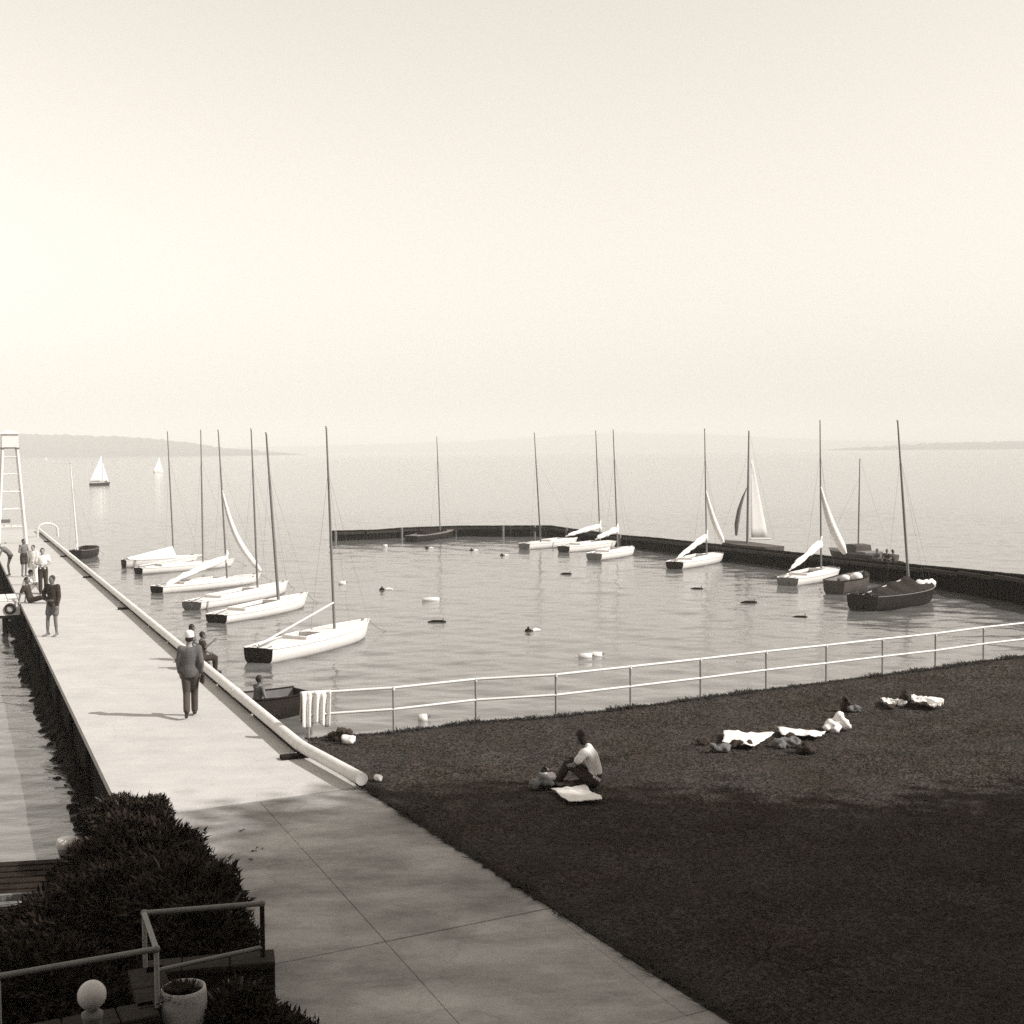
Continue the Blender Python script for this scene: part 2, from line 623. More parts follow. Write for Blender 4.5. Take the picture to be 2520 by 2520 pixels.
X0, X1, Y0, Y1 = -52.0, 52.0, 6.0, 150.0
ys = [Y0]
while ys[-1] < Y1:
    ys.append(ys[-1] + max(0.10, 0.0042 * ys[-1]))
ys[-1] = Y1
ys = np.array(ys)
xs = np.linspace(X0, X1, 640)
XX, YY = np.meshgrid(xs, ys)
ZZ = np.zeros_like(XX)
wind = R(70)
for k in range(30):
    lam = 0.5 * (1.10 ** k) * rng.uniform(.9, 1.1)
    if lam > 5:
        lam = rng.uniform(.6, 2.0)
    th = wind + rng.normal(0, 0.6)
    amp = 0.0068 * lam ** 0.62 / 2.0
    ph = rng.uniform(0, 6.28)
    mod = 0.65 + 0.35 * np.sin(XX * rng.uniform(.05, .25) + YY * rng.uniform(.05, .25) + rng.uniform(0, 6.28))
    ZZ += amp * mod * np.sin(2 * math.pi / lam * (XX * math.cos(th) + YY * math.sin(th)) + ph)
fade = np.clip(np.minimum.reduce([XX - X0, X1 - XX, YY - Y0, (Y1 - YY) / 4]) / 6.0, 0, 1)
ZZ = WATER + ZZ * fade
vv = np.stack([XX.ravel(), YY.ravel(), ZZ.ravel()], 1)
nx, ny = len(xs), len(ys)
idx = np.arange(nx * ny).reshape(ny, nx)
qq = np.stack([idx[:-1, :-1].ravel(), idx[:-1, 1:].ravel(), idx[1:, 1:].ravel(), idx[1:, :-1].ravel()], 1)
B = 9000.0
ov = np.array([[-B, -200, WATER], [B, -200, WATER], [B, 2 * B, WATER], [-B, 2 * B, WATER], [X0, Y0, WATER], [X1, Y0, WATER], [X1, Y1, WATER], [X0, Y1, WATER]])
of = np.array([[0, 1, 5, 4], [1, 2, 6, 5], [2, 3, 7, 6], [3, 0, 4, 7]]) + len(vv)
vv = np.concatenate([vv, ov])
qq = np.concatenate([qq, of])


def np_mesh(name, v, f, m, smooth=True):
    me = bpy.data.meshes.new(name)
    k = f.shape[1]
    me.vertices.add(len(v))
    me.vertices.foreach_set('co', v.astype(np.float32).ravel())
    me.loops.add(f.size)
    me.loops.foreach_set('vertex_index', f.astype(np.int32).ravel())
    me.polygons.add(len(f))
    me.polygons.foreach_set('loop_start', np.arange(0, f.size, k, dtype=np.int32))
    me.polygons.foreach_set('loop_total', np.full(len(f), k, dtype=np.int32))
    me.polygons.foreach_set('use_smooth', np.full(len(f), smooth))
    me.materials.append(m)
    me.update(calc_edges=True)
    return me


water = link('water', np_mesh('water', vv, qq, wm))
tag(water, kind='structure')


# ------------------------------------------------------------------ far shores
def hill(px0, px1, dist, prof, name, depth=500):
    """a wooded shore; prof gives height over the water in metres along the run"""
    n = 220
    rows = []
    for k in range(n + 1):
        t = k / n
        px = px0 + (px1 - px0) * t
        d = ray(px, 1110)
        base = Vector((d.x / d.y * dist, dist, 0))
        h = np.interp(t, [p[0] for p in prof], [p[1] for p in prof])
        e = min(1.0, h / 8)
        rr_ = lambda s: noise.noise(Vector((t * 60, s, 3.1))) * 3.5 * e + noise.noise(Vector((t * 160, s, 9.7))) * 4.5 * e
        out_ = Vector((base.x, base.y, 0)).normalized()
        line = []
        for j, (back, hh) in enumerate([(0, -4), (2, 0.28), (60, 0.62), (160, 0.9), (260, 1.0), (depth, 0.75), (depth + 50, -0.2)]):
            z = WATER + (h * hh + (rr_(j) if 1 <= j <= 5 else 0))
            q = base + out_ * back
            line.append((q.x, q.y, max(z, WATER - 2)))
        rows.append(line)
    g = MB()
    for a, b in zip(rows[:-1], rows[1:]):
        for j in range(len(a) - 1):
            g.add([a[j], b[j], b[j + 1], a[j + 1]], [(0, 1, 2, 3)], 0, False)
    o = g.build(name, M_HILL)
    tag(o, kind='structure')
    return o


hill(-700, 760, 2800, [(0, 65), (.3, 61), (.5, 55), (.62, 51), (.72, 44), (.8, 32), (.86, 18), (.92, 9), (.97, 3), (1, 0)], 'hill')
hill(2020, 3300, 3000, [(0, 0), (.06, 6), (.14, 9), (.2, 15), (.4, 19), (1, 25)], 'hill')
hill(300, 2400, 5600, [(0, 20), (.15, 30), (.4, 48), (.58, 84), (.7, 70), (.85, 38), (1, 26)], 'hill', 900)

# ------------------------------------------------------------------ haze
hz = bpy.data.materials.new('haze_air')
hz.use_nodes = True
hn = hz.node_tree.nodes
hn.clear()
ho = hn.new('ShaderNodeOutputMaterial')
hv = hn.new('ShaderNodeVolumePrincipled')
hv.inputs['Color'].default_value = (0.93, 0.915, 0.885, 1)
hv.inputs['Anisotropy'].default_value = -0.1
hv.inputs['Density'].default_value = 0.00048
hz.node_tree.links.new(hv.outputs[0], ho.inputs['Volume'])
haze = MB().box((0, 4000, 65), (17000, 9400, 140)).build('haze', hz)
tag(haze, kind='stuff')

# ------------------------------------------------------------------ breakwater of sheet piles
WALL_PX = [(812, 1306, 1331), (925, 1303.5, 1327.5), (987, 1298.7, 1324), (1120, 1293.5, 1320), (1352, 1293, 1320), (1406, 1301, 1328), (1522, 1316, 1346), (1600, 1322, 1353),
           (1933, 1357, 1398), (2160, 1381, 1429), (2314, 1395, 1450), (2510, 1414, 1486), (2640, 1427, 1515)]
wpts = []
for x, yt, yb in WALL_PX:
    p = at(x, yb, WATER)
    wpts.append((p.x, p.y, up_at(x, yt, p.y).z))
breakwater = empty('breakwater', (wpts[0][0], wpts[0][1], WATER))
tag(breakwater, 'long dark sheet pile breakwater curving round the far side of the harbour', 'breakwater')
B0 = Vector(breakwater.location)
cum = [0.0]
for a, b in zip(wpts[:-1], wpts[1:]):
    cum.append(cum[-1] + math.hypot(b[0] - a[0], b[1] - a[1]))


def wall_at(s):
    return Vector((np.interp(s, cum, [p[0] for p in wpts]), np.interp(s, cum, [p[1] for p in wpts]), np.interp(s, cum, [p[2] for p in wpts])))


PW = cum[-1] / 262
pm = MB()
pm.add([(-.5, 0.09, 0), (-.3, -0.09, 0), (.3, -0.09, 0), (.5, 0.09, 0), (.5, .2, 0), (-.5, .2, 0),
        (-.5, 0.09, 1), (-.3, -0.09, 1), (.3, -0.09, 1), (.5, 0.09, 1), (.5, .2, 1), (-.5, .2, 1)],
       [(0, 1, 7, 6), (1, 2, 8, 7), (2, 3, 9, 8), (3, 4, 10, 9), (4, 5, 11, 10), (5, 0, 6, 11), (6, 7, 8, 9, 10, 11)])
pile_me = pm.mesh('sheet_pile', M_PILE)
for k in range(262):
    a, b = wall_at(k * PW), wall_at((k + 1) * PW)
    c = (a + b) / 2
    o = link('sheet_pile', pile_me, breakwater)
    dz = random.uniform(-.008, .008)
    o.location = Vector((c.x, c.y, WATER - 0.6)) - B0
    o.scale = (math.hypot(b.x - a.x, b.y - a.y) * .985, 1, c.z + dz - WATER + 0.6)
    o.rotation_euler = (0, random.uniform(-.012, .012), math.atan2(b.y - a.y, b.x - a.x))
# timber waler along the top, in lengths
NS = 26
for k in range(NS):
    a, b = wall_at(cum[-1] * k / NS), wall_at(cum[-1] * (k + .96) / NS)
    c = (a + b) / 2
    ang = math.atan2(b.y - a.y, b.x - a.x)
    rot = Matrix.Rotation(ang, 3, 'Z')
    fr = rot @ Vector((0, -0.20, 0))
    MB().box((c.x - B0.x + fr.x, c.y - B0.y + fr.y, c.z - 0.2 - B0.z), ((b - a).length, .18, .16), rot).build('waler', M_PILECAP, breakwater)
for s in (0.35, 5.6, 13.6, 16.0, 21.0, 29.5):
    p = wall_at(s)
    d = wall_at(s + .3) - p
    nrm = Vector((d.y, -d.x, 0)).normalized()
    q = p + nrm * 0.33 - B0
    MB().tube([(q.x, q.y, -0.5), (q.x, q.y, p.z - B0.z + .02)], .10, 8).build('post', M_PALEPOST, breakwater)

# ------------------------------------------------------------------ boats
V_ = Vector


def hull_shape(L, B, tw, fb, rise, rake, n=18):
    """stations from stern to bow; returns rings (port gunwale..keel..starboard gunwale)"""
    rings = []
    for i in range(n):
        t = i / (n - 1)
        if t < .42:
            bb = tw + (1 - tw) * math.sin(math.pi / 2 * t / .42)
        else:
            bb = math.cos(math.pi / 2 * ((t - .42) / .58) ** 1.7)
        bb = max(bb, .015) * B / 2
        zs = fb * (1 + .10 * (1 - t) ** 2) + rise * t ** 2.4
        kd = -0.16 * math.sin(math.pi * min(1, t * .9 + .12)) - 0.05 * (1 - t)
        half = [(1.0, 1.0), (.985, .62), (.93, .22), (.74, -.25), (.40, -.75), (0.0, -1.0)]
        ring = []
        for sgn in (1, -1):
            seq = half if sgn == 1 else half[-2::-1]
            for fy, fz in seq:
                z = zs * fz if fz > 0 else kd * -fz
                sx = rake * (t ** 5) * (1 - max(0, (z + .15) / (zs + .15)))
                ring.append(Vector((L * t - sx - L / 2, sgn * bb * fy, z)))
        rings.append((t, bb, zs, ring))
    return rings


def furl(p0, p1, r0, r1, seed, n=14, droop=0.0):
    rnd = random.Random(seed)
    mb = MB()
    pts, rad = [], []
    for i in range(n):
        t = i / (n - 1)
        p = Vector(p0).lerp(Vector(p1), t)
        p.z -= droop * math.sin(math.pi * t)
        p += Vector((rnd.uniform(-.02, .02), rnd.uniform(-.03, .03), rnd.uniform(-.02, .02)))
        pts.append(p)
        rad.append((r0 + (r1 - r0) * t) * (rnd.uniform(.8, 1.25) if 0 < i < n - 1 else .4))
    mb.tube(pts, rad, 9)
    return mb


def sailboat(label, stern, bow, L=None, B=1.55, tw=.62, fb=.35, rise=.12, mast_t=.66, mast_top=None, hull_m=None, transom_m=None,
             deck_m=None, boom='bundle', boom_z=(.95, .75), jib=None, mast_m=None, mast_r=.05, cockpit=(.20, .58), seed=1, name='sailboat', group='sailboats moored in the harbour', stern_len=.45):
    a, b = at(stern[0], stern[1], WATER), at(bow[0], bow[1], WATER)
    d = b - a
    if L is None:
        L = d.length
    ctr = a + d.normalized() * (L / 2)
    rz = math.atan2(d.y, d.x)
    root = empty(name, (ctr.x, ctr.y, WATER), rz)
    tag(root, label, 'sailboat', group)
    inv = Matrix.Rotation(-rz, 3, 'Z')
    st = hull_shape(L, B, tw, fb, rise, .35)
    mb = MB()
    n = len(st[0][3])
    vs_ = [p for s in st for p in s[3]]
    fs_ = []
    for i in range(len(st) - 1):
        for k in range(n - 1):
            fs_.append((i * n + k, (i + 1) * n + k, (i + 1) * n + k + 1, i * n + k + 1))
    mb.add(vs_, fs_, 0, True)
    hull = mb.build('hull', hull_m or M_WHITE, root)
    fix_normals(hull)
    tr = MB()
    r0 = [p + Vector((-.012, 0, 0)) for p in st[0][3]]
    r1 = [p + Vector((.03, 0, 0)) for p in st[0][3]]
    m_ = len(r0)
    tr.add(r0 + r1, [tuple(range(m_))[::-1], tuple(range(m_, 2 * m_))] + [(k, k + 1, m_ + k + 1, m_ + k) for k in range(m_ - 1)] + [(m_ - 1, 0, m_, 2 * m_ - 1)])
    tro = tr.build('transom', transom_m or M_TRANSOM, root)
    MB().box((-L / 2 - .05, 0, -.02), (.035, .14, .5), None, 0, .01).build('rudder', transom_m or M_TRANSOM, tro)
    # deck with a cockpit opening
    dk = MB()
    ck0, ck1 = cockpit

    def line(t, bb, zs):
        x = L * t - L / 2
        cw = min(.52 * B / 2, bb * .6)
        cam_ = .05 * (bb / (B / 2))
        return [Vector((x, bb * .985, zs - .015)), Vector((x, cw, zs - .015 + cam_)), Vector((x, -cw, zs - .015 + cam_)), Vector((x, -bb * .985, zs - .015))]
    prof = []
    for t in sorted(set([s[0] for s in st] + [ck0, ck1])):
        bb = np.interp(t, [s[0] for s in st], [s[1] for s in st])
        zs = np.interp(t, [s[0] for s in st], [s[2] for s in st])
        prof.append((t, line(t, bb, zs)))
    for (t0, l0), (t1, l1) in zip(prof[:-1], prof[1:]):
        for k in range(3):
            if k == 1 and ck0 <= t0 < ck1:
                continue
            dk.add([l0[k], l0[k + 1], l1[k + 1], l1[k]], [(3, 2, 1, 0)])
    dko = dk.build('deck', deck_m or M_WHITE, root)
    fix_normals(dko)
    if ck1 > ck0:
        cp = MB()
        inside = [(t, l) for t, l in prof if ck0 <= t <= ck1]
        dz = Vector((0, 0, -.30))
        for (t0, l0), (t1, l1) in zip(inside[:-1], inside[1:]):
            cp.add([l0[1], l1[1], l1[1] + dz, l0[1] + dz], [(0, 1, 2, 3)])
            cp.add([l0[2], l1[2], l1[2] + dz, l0[2] + dz], [(0, 1, 2, 3)])
            cp.add([l0[1] + dz, l1[1] + dz, l1[2] + dz, l0[2] + dz], [(0, 1, 2, 3)])
        for t, l in (inside[0], inside[-1]):
            cp.add([l[1], l[2], l[2] + dz, l[1] + dz], [(0, 1, 2, 3)])
        cpo = cp.build('cockpit', M_COCKPIT, root)
        cm = MB()
        loop = [l[1] for t, l in inside] + [l[2] for t, l in reversed(inside)]
        up = Vector((0, 0, .035))
        lo_ = loop + [loop[0]]
        for p, q in zip(lo_[:-1], lo_[1:]):
            cm.box((p + q) / 2 + up, ((q - p).length + .03, .03, .12), (q - p).to_track_quat('X', 'Z').to_matrix())
        cm.tube([p + up * 2.8 for p in lo_], .025, 6)
        cm.build('coaming', M_WHITE2 if (deck_m or M_WHITE) is M_WHITE else M_DARKWOOD, cpo)
        xm = L * (ck0 + ck1) / 2 - L / 2
        MB().box((xm, 0, inside[0][1][1].z - .12), (.22, inside[0][1][1].y * 2, .035), None, 0, .008).build('thwart', M_COCKPIT, cpo)
    gw = MB()
    for sgn in (0, -1):
        gw.tube([s[3][sgn] + Vector((0, 0, .0)) for s in st], .02, 6)
    gw.build('rub_rail', M_WHITE2 if hull_m is None else M_PALEPOST, hull)
    zs0 = st[0][2]
    MB().tube([(-L / 2 - .03, 0, zs0 + .03), (-L / 2 + .5, .02, zs0 + .09), (-L / 2 + .95, .05, zs0 + .14)], [.022, .02, .014], 6).build('tiller', M_SPAR, tro)
    zb = st[-1][2]
    ln_ = MB()
    q_ = V_((L / 2 - .04, 0, zb - .03))
    e_ = V_((L / 2 + 1.5, .35 * math.sin(seed), -.05))
    ln_.tube([q_.lerp(e_, t) + V_((0, 0, -.16 * math.sin(math.pi * t))) for t in np.linspace(0, 1, 7)], .010, 5)
    ln_.build('mooring_line', M_GREYPIPE, root)
    cl_ = MB()
    for sx, sy in ((L / 2 - .42, 0), (-L / 2 + .22, .3), (-L / 2 + .22, -.3)):
        cl_.box((sx, sy, (zb if sx > 0 else zs0) + .02), (.16, .03, .05))
    cl_.build('cleat', M_GREYPIPE, dko)
    # mast
    if mast_top is not None:
        xm = L * mast_t - L / 2
        zm = np.interp(mast_t, [s[0] for s in st], [s[2] for s in st])
        base = Vector((xm, 0, zm - .03))
        wb = Vector((ctr.x, ctr.y, WATER)) + Matrix.Rotation(rz, 3, 'Z') @ base
        top = inv @ (up_at(mast_top[0], mast_top[1], wb.y) - Vector((ctr.x, ctr.y, WATER)))
        mm = MB()
        mm.tube([base, base.lerp(top, .5), top], [mast_r, mast_r * .9, mast_r * .55], 8)
        mast = mm.build('mast', mast_m or M_SPAR, root)
        MB().tube([top - Vector((0, 0, .05)), top + Vector((0, 0, .02))], mast_r * .8, 8).build('masthead', M_SPARL, mast)
        sh = MB()
        hound = base.lerp(top, .78)
        for sgn in (1, -1):
            bb = np.interp(mast_t - .04, [s[0] for s in st], [s[1] for s in st])
            sh.tube([hound, (xm - .25, sgn * bb * .95, zm)], .004, 4)
        bowp = Vector((L / 2 - .05, 0, st[-1][2]))
        sh.tube([hound, bowp], .004, 4)
        sh.build('stay', M_GREYPIPE, mast)
        if boom == 'bundle':
            b0 = base + Vector((-.06, 0, boom_z[0]))
            b1 = Vector((-L / 2 + .25, .05, fb + boom_z[1] - .35))
            MB().tube([b0, b1], .035, 8).build('boom', M_SPARL, root)
            furl(b0 + Vector((-.02, 0, .12)), b1 + Vector((.3, 0, .08)), .19, .11, seed).build('furled_sail', M_CANVAS, root)
            furl(b0 + Vector((.02, 0, -.15)), base + Vector((0, 0, boom_z[0] + .5)), .10, .05, seed + 3, 7).build('furled_sail', M_CANVAS, root)
        elif boom == 'cover':
            b0 = base + Vector((-.06, 0, boom_z[0]))
            b1 = Vector((-L / 2 + .2, 0, fb + .12))
            MB().tube([b0, b1], .03, 8).build('boom', M_SPARL, root)
            cv = MB()
            rings = []
            for i in range(10):
                t = i / 9
                p = b0.lerp(b1, t)
                tt = (p.x + L / 2) / L
                bb = np.interp(tt, [s[0] for s in st], [s[1] for s in st]) * .96
                zs = np.interp(tt, [s[0] for s in st], [s[2] for s in st]) + .03
                top_z = max(p.z + .05, zs + .06)
                if deck_m is M_DARKCANVAS:
                    top_z += .07 * math.sin(i * 2.1)
                    bb *= 1 + .05 * math.sin(i * 3.3)
                rings.append([Vector((p.x, bb, zs)), Vector((p.x, bb * .45, zs * .45 + top_z * .55 - .03)), Vector((p.x, 0, top_z)), Vector((p.x, -bb * .45, zs * .45 + top_z * .55 - .03)), Vector((p.x, -bb, zs)), Vector((p.x, 0, zs - .02))])
            cv.loft(rings, 0, True, False)
            fix_normals(cv.build('boom_cover', deck_m if deck_m is M_DARKCANVAS else M_CANVAS, root))
        elif boom == 'spar':
            b0 = base + Vector((-.06, 0, boom_z[0]))
            b1 = Vector((-L / 2 + .1, .05, boom_z[1]))
            MB().tube([b0, b1], .032, 8).build('boom', M_WHITE2, root)
        if jib:
            fb0 = base.lerp(top, jib[0])
            jp = inv @ (up_at(jib[1], jib[2], wb.y + .6) - Vector((ctr.x, ctr.y, WATER)))
            jm = MB()
            pts, rad = [], []
            for i in range(12):
                t = i / 11
                p = fb0.lerp(jp, t) + Vector((0, .25 * math.sin(math.pi * t) * jib[3], -.2 * math.sin(math.pi * t) * abs(jib[3])))
                pts.append(p)
                rad.append(.02 + jib[4] * math.sin(math.pi * min(1, t * .62 + .05)) * (1 if i < 11 else .5))
            jm.tube(pts, rad, 8)
            jm.build('jib', M_CANVAS, root)
    return root


sailboat('white sailboat under a tent of white sail cloth, farthest in the row along the pier', (305, 1396), (489, 1385), None, 1.5, mast_t=.66, mast_top=(412, 1062), boom='cover', boom_z=(.62, .5), transom_m=M_TRANSOM, seed=11, fb=.38)
sailboat('low white sailboat with bare boom, between the tented boat and the furled jib', (341, 1412), (577, 1393), None, 1.5, mast_top=(494, 1058), boom='spar', boom_z=(.45, .42), transom_m=M_TRANSOM, seed=12, fb=.29, rise=.14)
sailboat('white sailboat with furled jib hanging on its forestay beside the pier', (386, 1460), (642, 1432), None, 1.6, mast_top=(537, 1058), boom='bundle', boom_z=(.95, .35), jib=(.60, 641, 1405, 1.5, .13), seed=13, fb=.29, rise=.14)
sailboat('white sailboat with grey transom and bare deck, third from the nearest one by the pier', (472, 1500), (709, 1456), None, 1.6, mast_top=(618, 1055), boom=None, transom_m=M_TRANSOM2, seed=14, rise=.22, fb=.29)
sailboat('white sailboat with the darkest leaning mast and its rudder hanging on the stern', (533, 1533), (757, 1489), None, 1.65, mast_top=(655, 1065), boom=None, transom_m=M_TRANSOM, mast_r=.065, seed=15, rise=.26, fb=.29)
sailboat('white sailboat nearest to the lawn with small hatch holes in its broad white deck', (636, 1632), (908, 1562), None, 1.75, mast_top=(803, 1050), boom='spar', boom_z=(.95, .55), transom_m=M_TRANSOM, mast_m=M_SPAR, seed=16, cockpit=(.30, .44), rise=.16, fb=.42)

sailboat('dark sailboat with pale gunwale lying close against the breakwater', (1012, 1334), (1118, 1319), None, 1.6, mast_top=(1075, 1075), boom=None, hull_m=M_DARKHULL, transom_m=M_DARKHULL, deck_m=M_GREYPIPE, cockpit=(.2, .7), seed=21, fb=.40, rise=.22)
sailboat('white sailboat with covered deck alone before the bend of the breakwater', (1290, 1352), (1404, 1341), 5.6, 1.6, mast_t=.30, mast_top=(1315, 1065), boom=None, cockpit=(.4, .7), transom_m=M_TRANSOM2, seed=22)
sailboat('white sailboat with dark transom and raised white boom, behind another white boat', (1387, 1359), (1504, 1347), 5.8, 1.6, mast_top=(1466, 1060), boom='bundle', boom_z=(1.0, 1.0), transom_m=M_TRANSOM, seed=23)
sailboat('white sailboat with broad heap of white sail at its mast, overlapping the boat behind', (1462, 1378), (1557, 1362), None, 1.7, mast_t=.60, mast_top=(1509, 1058), boom='bundle', boom_z=(1.15, 1.2), transom_m=M_TRANSOM2, seed=24)
sailboat('white sailboat with black transom and furled white jib, alone beside the breakwater', (1660, 1400), (1777, 1377), None, 1.7, mast_top=(1734, 1055), boom='bundle', boom_z=(1.05, .5), jib=(.52, 1780, 1335, .4, .15), transom_m=M_DARKHULL, seed=25)
sailboat('white sailboat with steep bundle of white sail, beside the dark covered boat', (1938, 1442), (2060, 1414), None, 1.75, mast_top=(2018, 1035), boom='bundle', boom_z=(1.3, .7), jib=(.56, 2080, 1362, .5, .2), transom_m=M_TRANSOM2, seed=26)
sailboat('dark sailboat hidden under a dark canvas tent, its white bow showing', (2122, 1503), (2292, 1474), None, 2.0, tw=.7, fb=.55, rise=.15, mast_t=.66, mast_top=(2209, 1035), hull_m=M_DARKHULL, transom_m=M_DARKHULL, deck_m=M_DARKCANVAS, boom='cover', boom_z=(.50, .5), cockpit=(0, 0), mast_r=.06, seed=27)
# its white foredeck cover
p_ = up_at(2280, 1440, at(2288, 1474, WATER).y + .1)
fd = furl(Vector((-.62, 0, -.03)), Vector((.42, 0, .10)), .24, .17, 5, 9).build('sail_bag', M_CANVAS, None, p_)
tag(fd, 'white bundled sail lying on the bow of the dark covered boat', 'sail bag')
fd.rotation_euler = (0, 0, .35)

# ---- yachts lying outside the breakwater (their masts and cabin tops rise over it)


def outside_boat(label, px, dist_back, mast_top, base_y, L, heading, cabin=True, sails=False, mast_r=.06):
    s = at(px, base_y + 26, WATER)
    y = s.y + dist_back
    c = up_at(px, base_y, y)
    ctr = Vector((c.x, y, WATER))
    root = empty('moored_yacht', ctr, heading)
    tag(root, label, 'yacht', 'yachts lying outside the breakwater')
    inv = Matrix.Rotation(-heading, 3, 'Z')
    st = hull_shape(L, 2.0, .7, .38, .12, .5)
    mb = MB()
    n = len(st[0][3])
    mb.add([p for s_ in st for p in s_[3]], [(i * n + k, (i + 1) * n + k, (i + 1) * n + k + 1, i * n + k + 1) for i in range(len(st) - 1) for k in range(n - 1)], 0, True)
    fix_normals(mb.build('hull', M_GREYHULL, root))
    dk = MB()
    for s0, s1 in zip(st[:-1], st[1:]):
        dk.add([s0[3][0], s0[3][-1], s1[3][-1], s1[3][0]], [(0, 1, 2, 3)])
    dk.add(st[0][3], [tuple(range(n))])
    fix_normals(dk.build('deck', M_GREYHULL, root))
    if cabin:
        MB().loft([[Vector((x, sy * .62 * wd, .34 + (h if k in (1, 2) else 0))) for k, sy in enumerate((1, .8, -.8, -1))] for x, wd, h in ((-.5, 1, .5), (.2, 1, .55), (1.0, .9, .45), (1.25, .8, .2))], 0, True, False).build('cabin', M_GREYHULL, root)
        MB().box((-1.0, 0, .46), (.9, 1.3, .12), None, 0, .03).build('hatch', M_PALEPOST, root)
    top = inv @ (up_at(mast_top[0], mast_top[1], y) - ctr)
    base = inv @ (c - ctr)
    base.z = .3
    mast = MB().tube([base, base.lerp(top, .5), top], [mast_r, mast_r * .9, mast_r * .5], 8).build('mast', M_SPAR, root)
    sh = MB()
    sh.tube([base.lerp(top, .8), Vector((L / 2 - .1, 0, 1.0))], .005, 4)
    sh.tube([top, Vector((-L / 2 + .1, 0, .8))], .005, 4)
    sh.build('stay', M_GREYPIPE, mast)
    return root, base, top, inv, ctr, y


yr, yb_, yt_, yinv, yc, yy = outside_boat('yacht outside the breakwater with boom swung out and thin slack jib', 1839, 3.3, (1843, 1060), 1338, 6.0, R(114), cabin=False, mast_r=.085)
bm0, bm1 = yinv @ (up_at(1846, 1327, yy) - yc), yinv @ (up_at(1897, 1326, yy + 1.6) - yc)
MB().tube([bm0, bm1], .05, 8).build('boom', M_SPARL, yr)
rows_ = []
for i in range(9):
    t = i / 8
    a = yinv @ (up_at(1849 + 0 * t, 1322 - 190 * t, yy) - yc)
    b = yinv @ (up_at(1890 - 38 * t, 1322 - 190 * t, yy + 1.5 * (1 - t)) - yc)
    rows_.append([a.lerp(b, s) + Vector((0, .10 * math.sin(math.pi * s), 0)) for s in np.linspace(0, 1, 6)])
sheet(rows_, .012, 'mainsail', mat('thin_sail', 0.48, 0.95, 0.08, 3.0), yr)
jb = MB()
pts = [yinv @ (up_at(x, y, yy - .3) - yc) for x, y in ((1838, 1200), (1828, 1225), (1819, 1255), (1813, 1290), (1812, 1318))]
jb.tube(pts, [.02, .08, .13, .15, .08], 8)
jb.build('jib', M_GCLOTH, yr)
outside_boat('small cabin boat with short mast lying outside the breakwater', 2112, 3.2, (2116, 1128), 1362, 5.5, R(113), mast_r=.05)

# ---- rowing boats


def rowboat(label, stern, bow, L=None, B=1.3, fb=.42, hull_m=None, in_m=None, oars=False, group='rowing boats in the harbour'):
    a, b = at(stern[0], stern[1], WATER), at(bow[0], bow[1], WATER)
    d = b - a
    L = L or d.length
    ctr = a + d.normalized() * (L / 2)
    rz = math.atan2(d.y, d.x)
    root = empty('rowing_boat', (ctr.x, ctr.y, WATER), rz)
    tag(root, label, 'rowing boat', group)
    st = hull_shape(L, B, .72, fb, .22, .3)
    n = len(st[0][3])
    mb = MB()
    mb.add([p for s in st for p in s[3]], [(i * n + k, (i + 1) * n + k, (i + 1) * n + k + 1, i * n + k + 1) for i in range(len(st) - 1) for k in range(n - 1)], 0, True)
    h = mb.build('hull', hull_m or M_GREYHULL, root)
    fix_normals(h)
    ib = MB()
    ib.add([Vector((p.x * .98, p.y * .94, max(p.z + .05, .05) if abs(p.y) < .5 * s[1] else p.z)) for s in st for p in s[3]], [(i * n + k, i * n + k + 1, (i + 1) * n + k + 1, (i + 1) * n + k) for i in range(len(st) - 1) for k in range(n - 1)], 0, True)
    ib.build('lining', in_m or M_PALEPOST, root)
    tr = MB()
    r0 = [p + Vector((-.015, 0, 0)) for p in st[0][3]]
    r1 = [p + Vector((.03, 0, 0)) for p in st[0][3]]
    tr.add(r0 + r1, [tuple(range(n))[::-1], tuple(range(n, 2 * n))] + [(k, k + 1, n + k + 1, n + k) for k in range(n - 1)] + [(n - 1, 0, n, 2 * n - 1)])
    tr.build('transom', hull_m or M_GREYHULL, root)
    for t in (.18, .45, .70):
        bb = np.interp(t, [s[0] for s in st], [s[1] for s in st])
        MB().box((L * t - L / 2, 0, fb * .68), (.24, bb * 1.78, .03), None, 0, .008).build('thwart', M_COCKPIT, root)
    gw = MB()
    for k in (0, -1):
        gw.tube([s[3][k] + Vector((0, 0, .01)) for s in st], .03, 6)
    gw.build('gunwale', M_DARKWOOD, root)
    return root, L, st


rowboat('dark rowing boat with white bundles inside, between the covered boat and a white sailboat', (2052, 1462), (2146, 1440), 3.6, 1.4, .55, M_GREYHULL)
for k, (x, y, rr) in enumerate(((2080, 1423, .17), (2108, 1420, .22))):
    p = up_at(x, y, at(2090, 1452, WATER).y + .35)
    bl = MB()
    rnd = random.Random(k)
    bl.loft([[Vector((rr * 1.5 * math.sin(math.pi * (i + .5) / 6) * math.cos(a) * rnd.uniform(.8, 1.1), rr * math.sin(math.pi * (i + .5) / 6) * math.sin(a), -rr * math.cos(math.pi * (i + .5) / 6))) for a in np.linspace(0, 6.28, 9)[:-1]] for i in range(6)])
    o = bl.build('sail_bag', M_CANVAS, None, p)
    tag(o, ['small low white bag lying in the stern half of the dark rowing boat', 'plump white bag standing amidships in the dark rowing boat'][k], 'sail bag')
rb, rbL, rbst = rowboat('weathered grey rowing boat tied by the pipe rail, a person in its bow', (746, 1750), (522, 1787), 2.5, 1.2, .5, M_DARKHULL, M_GREYPIPE)
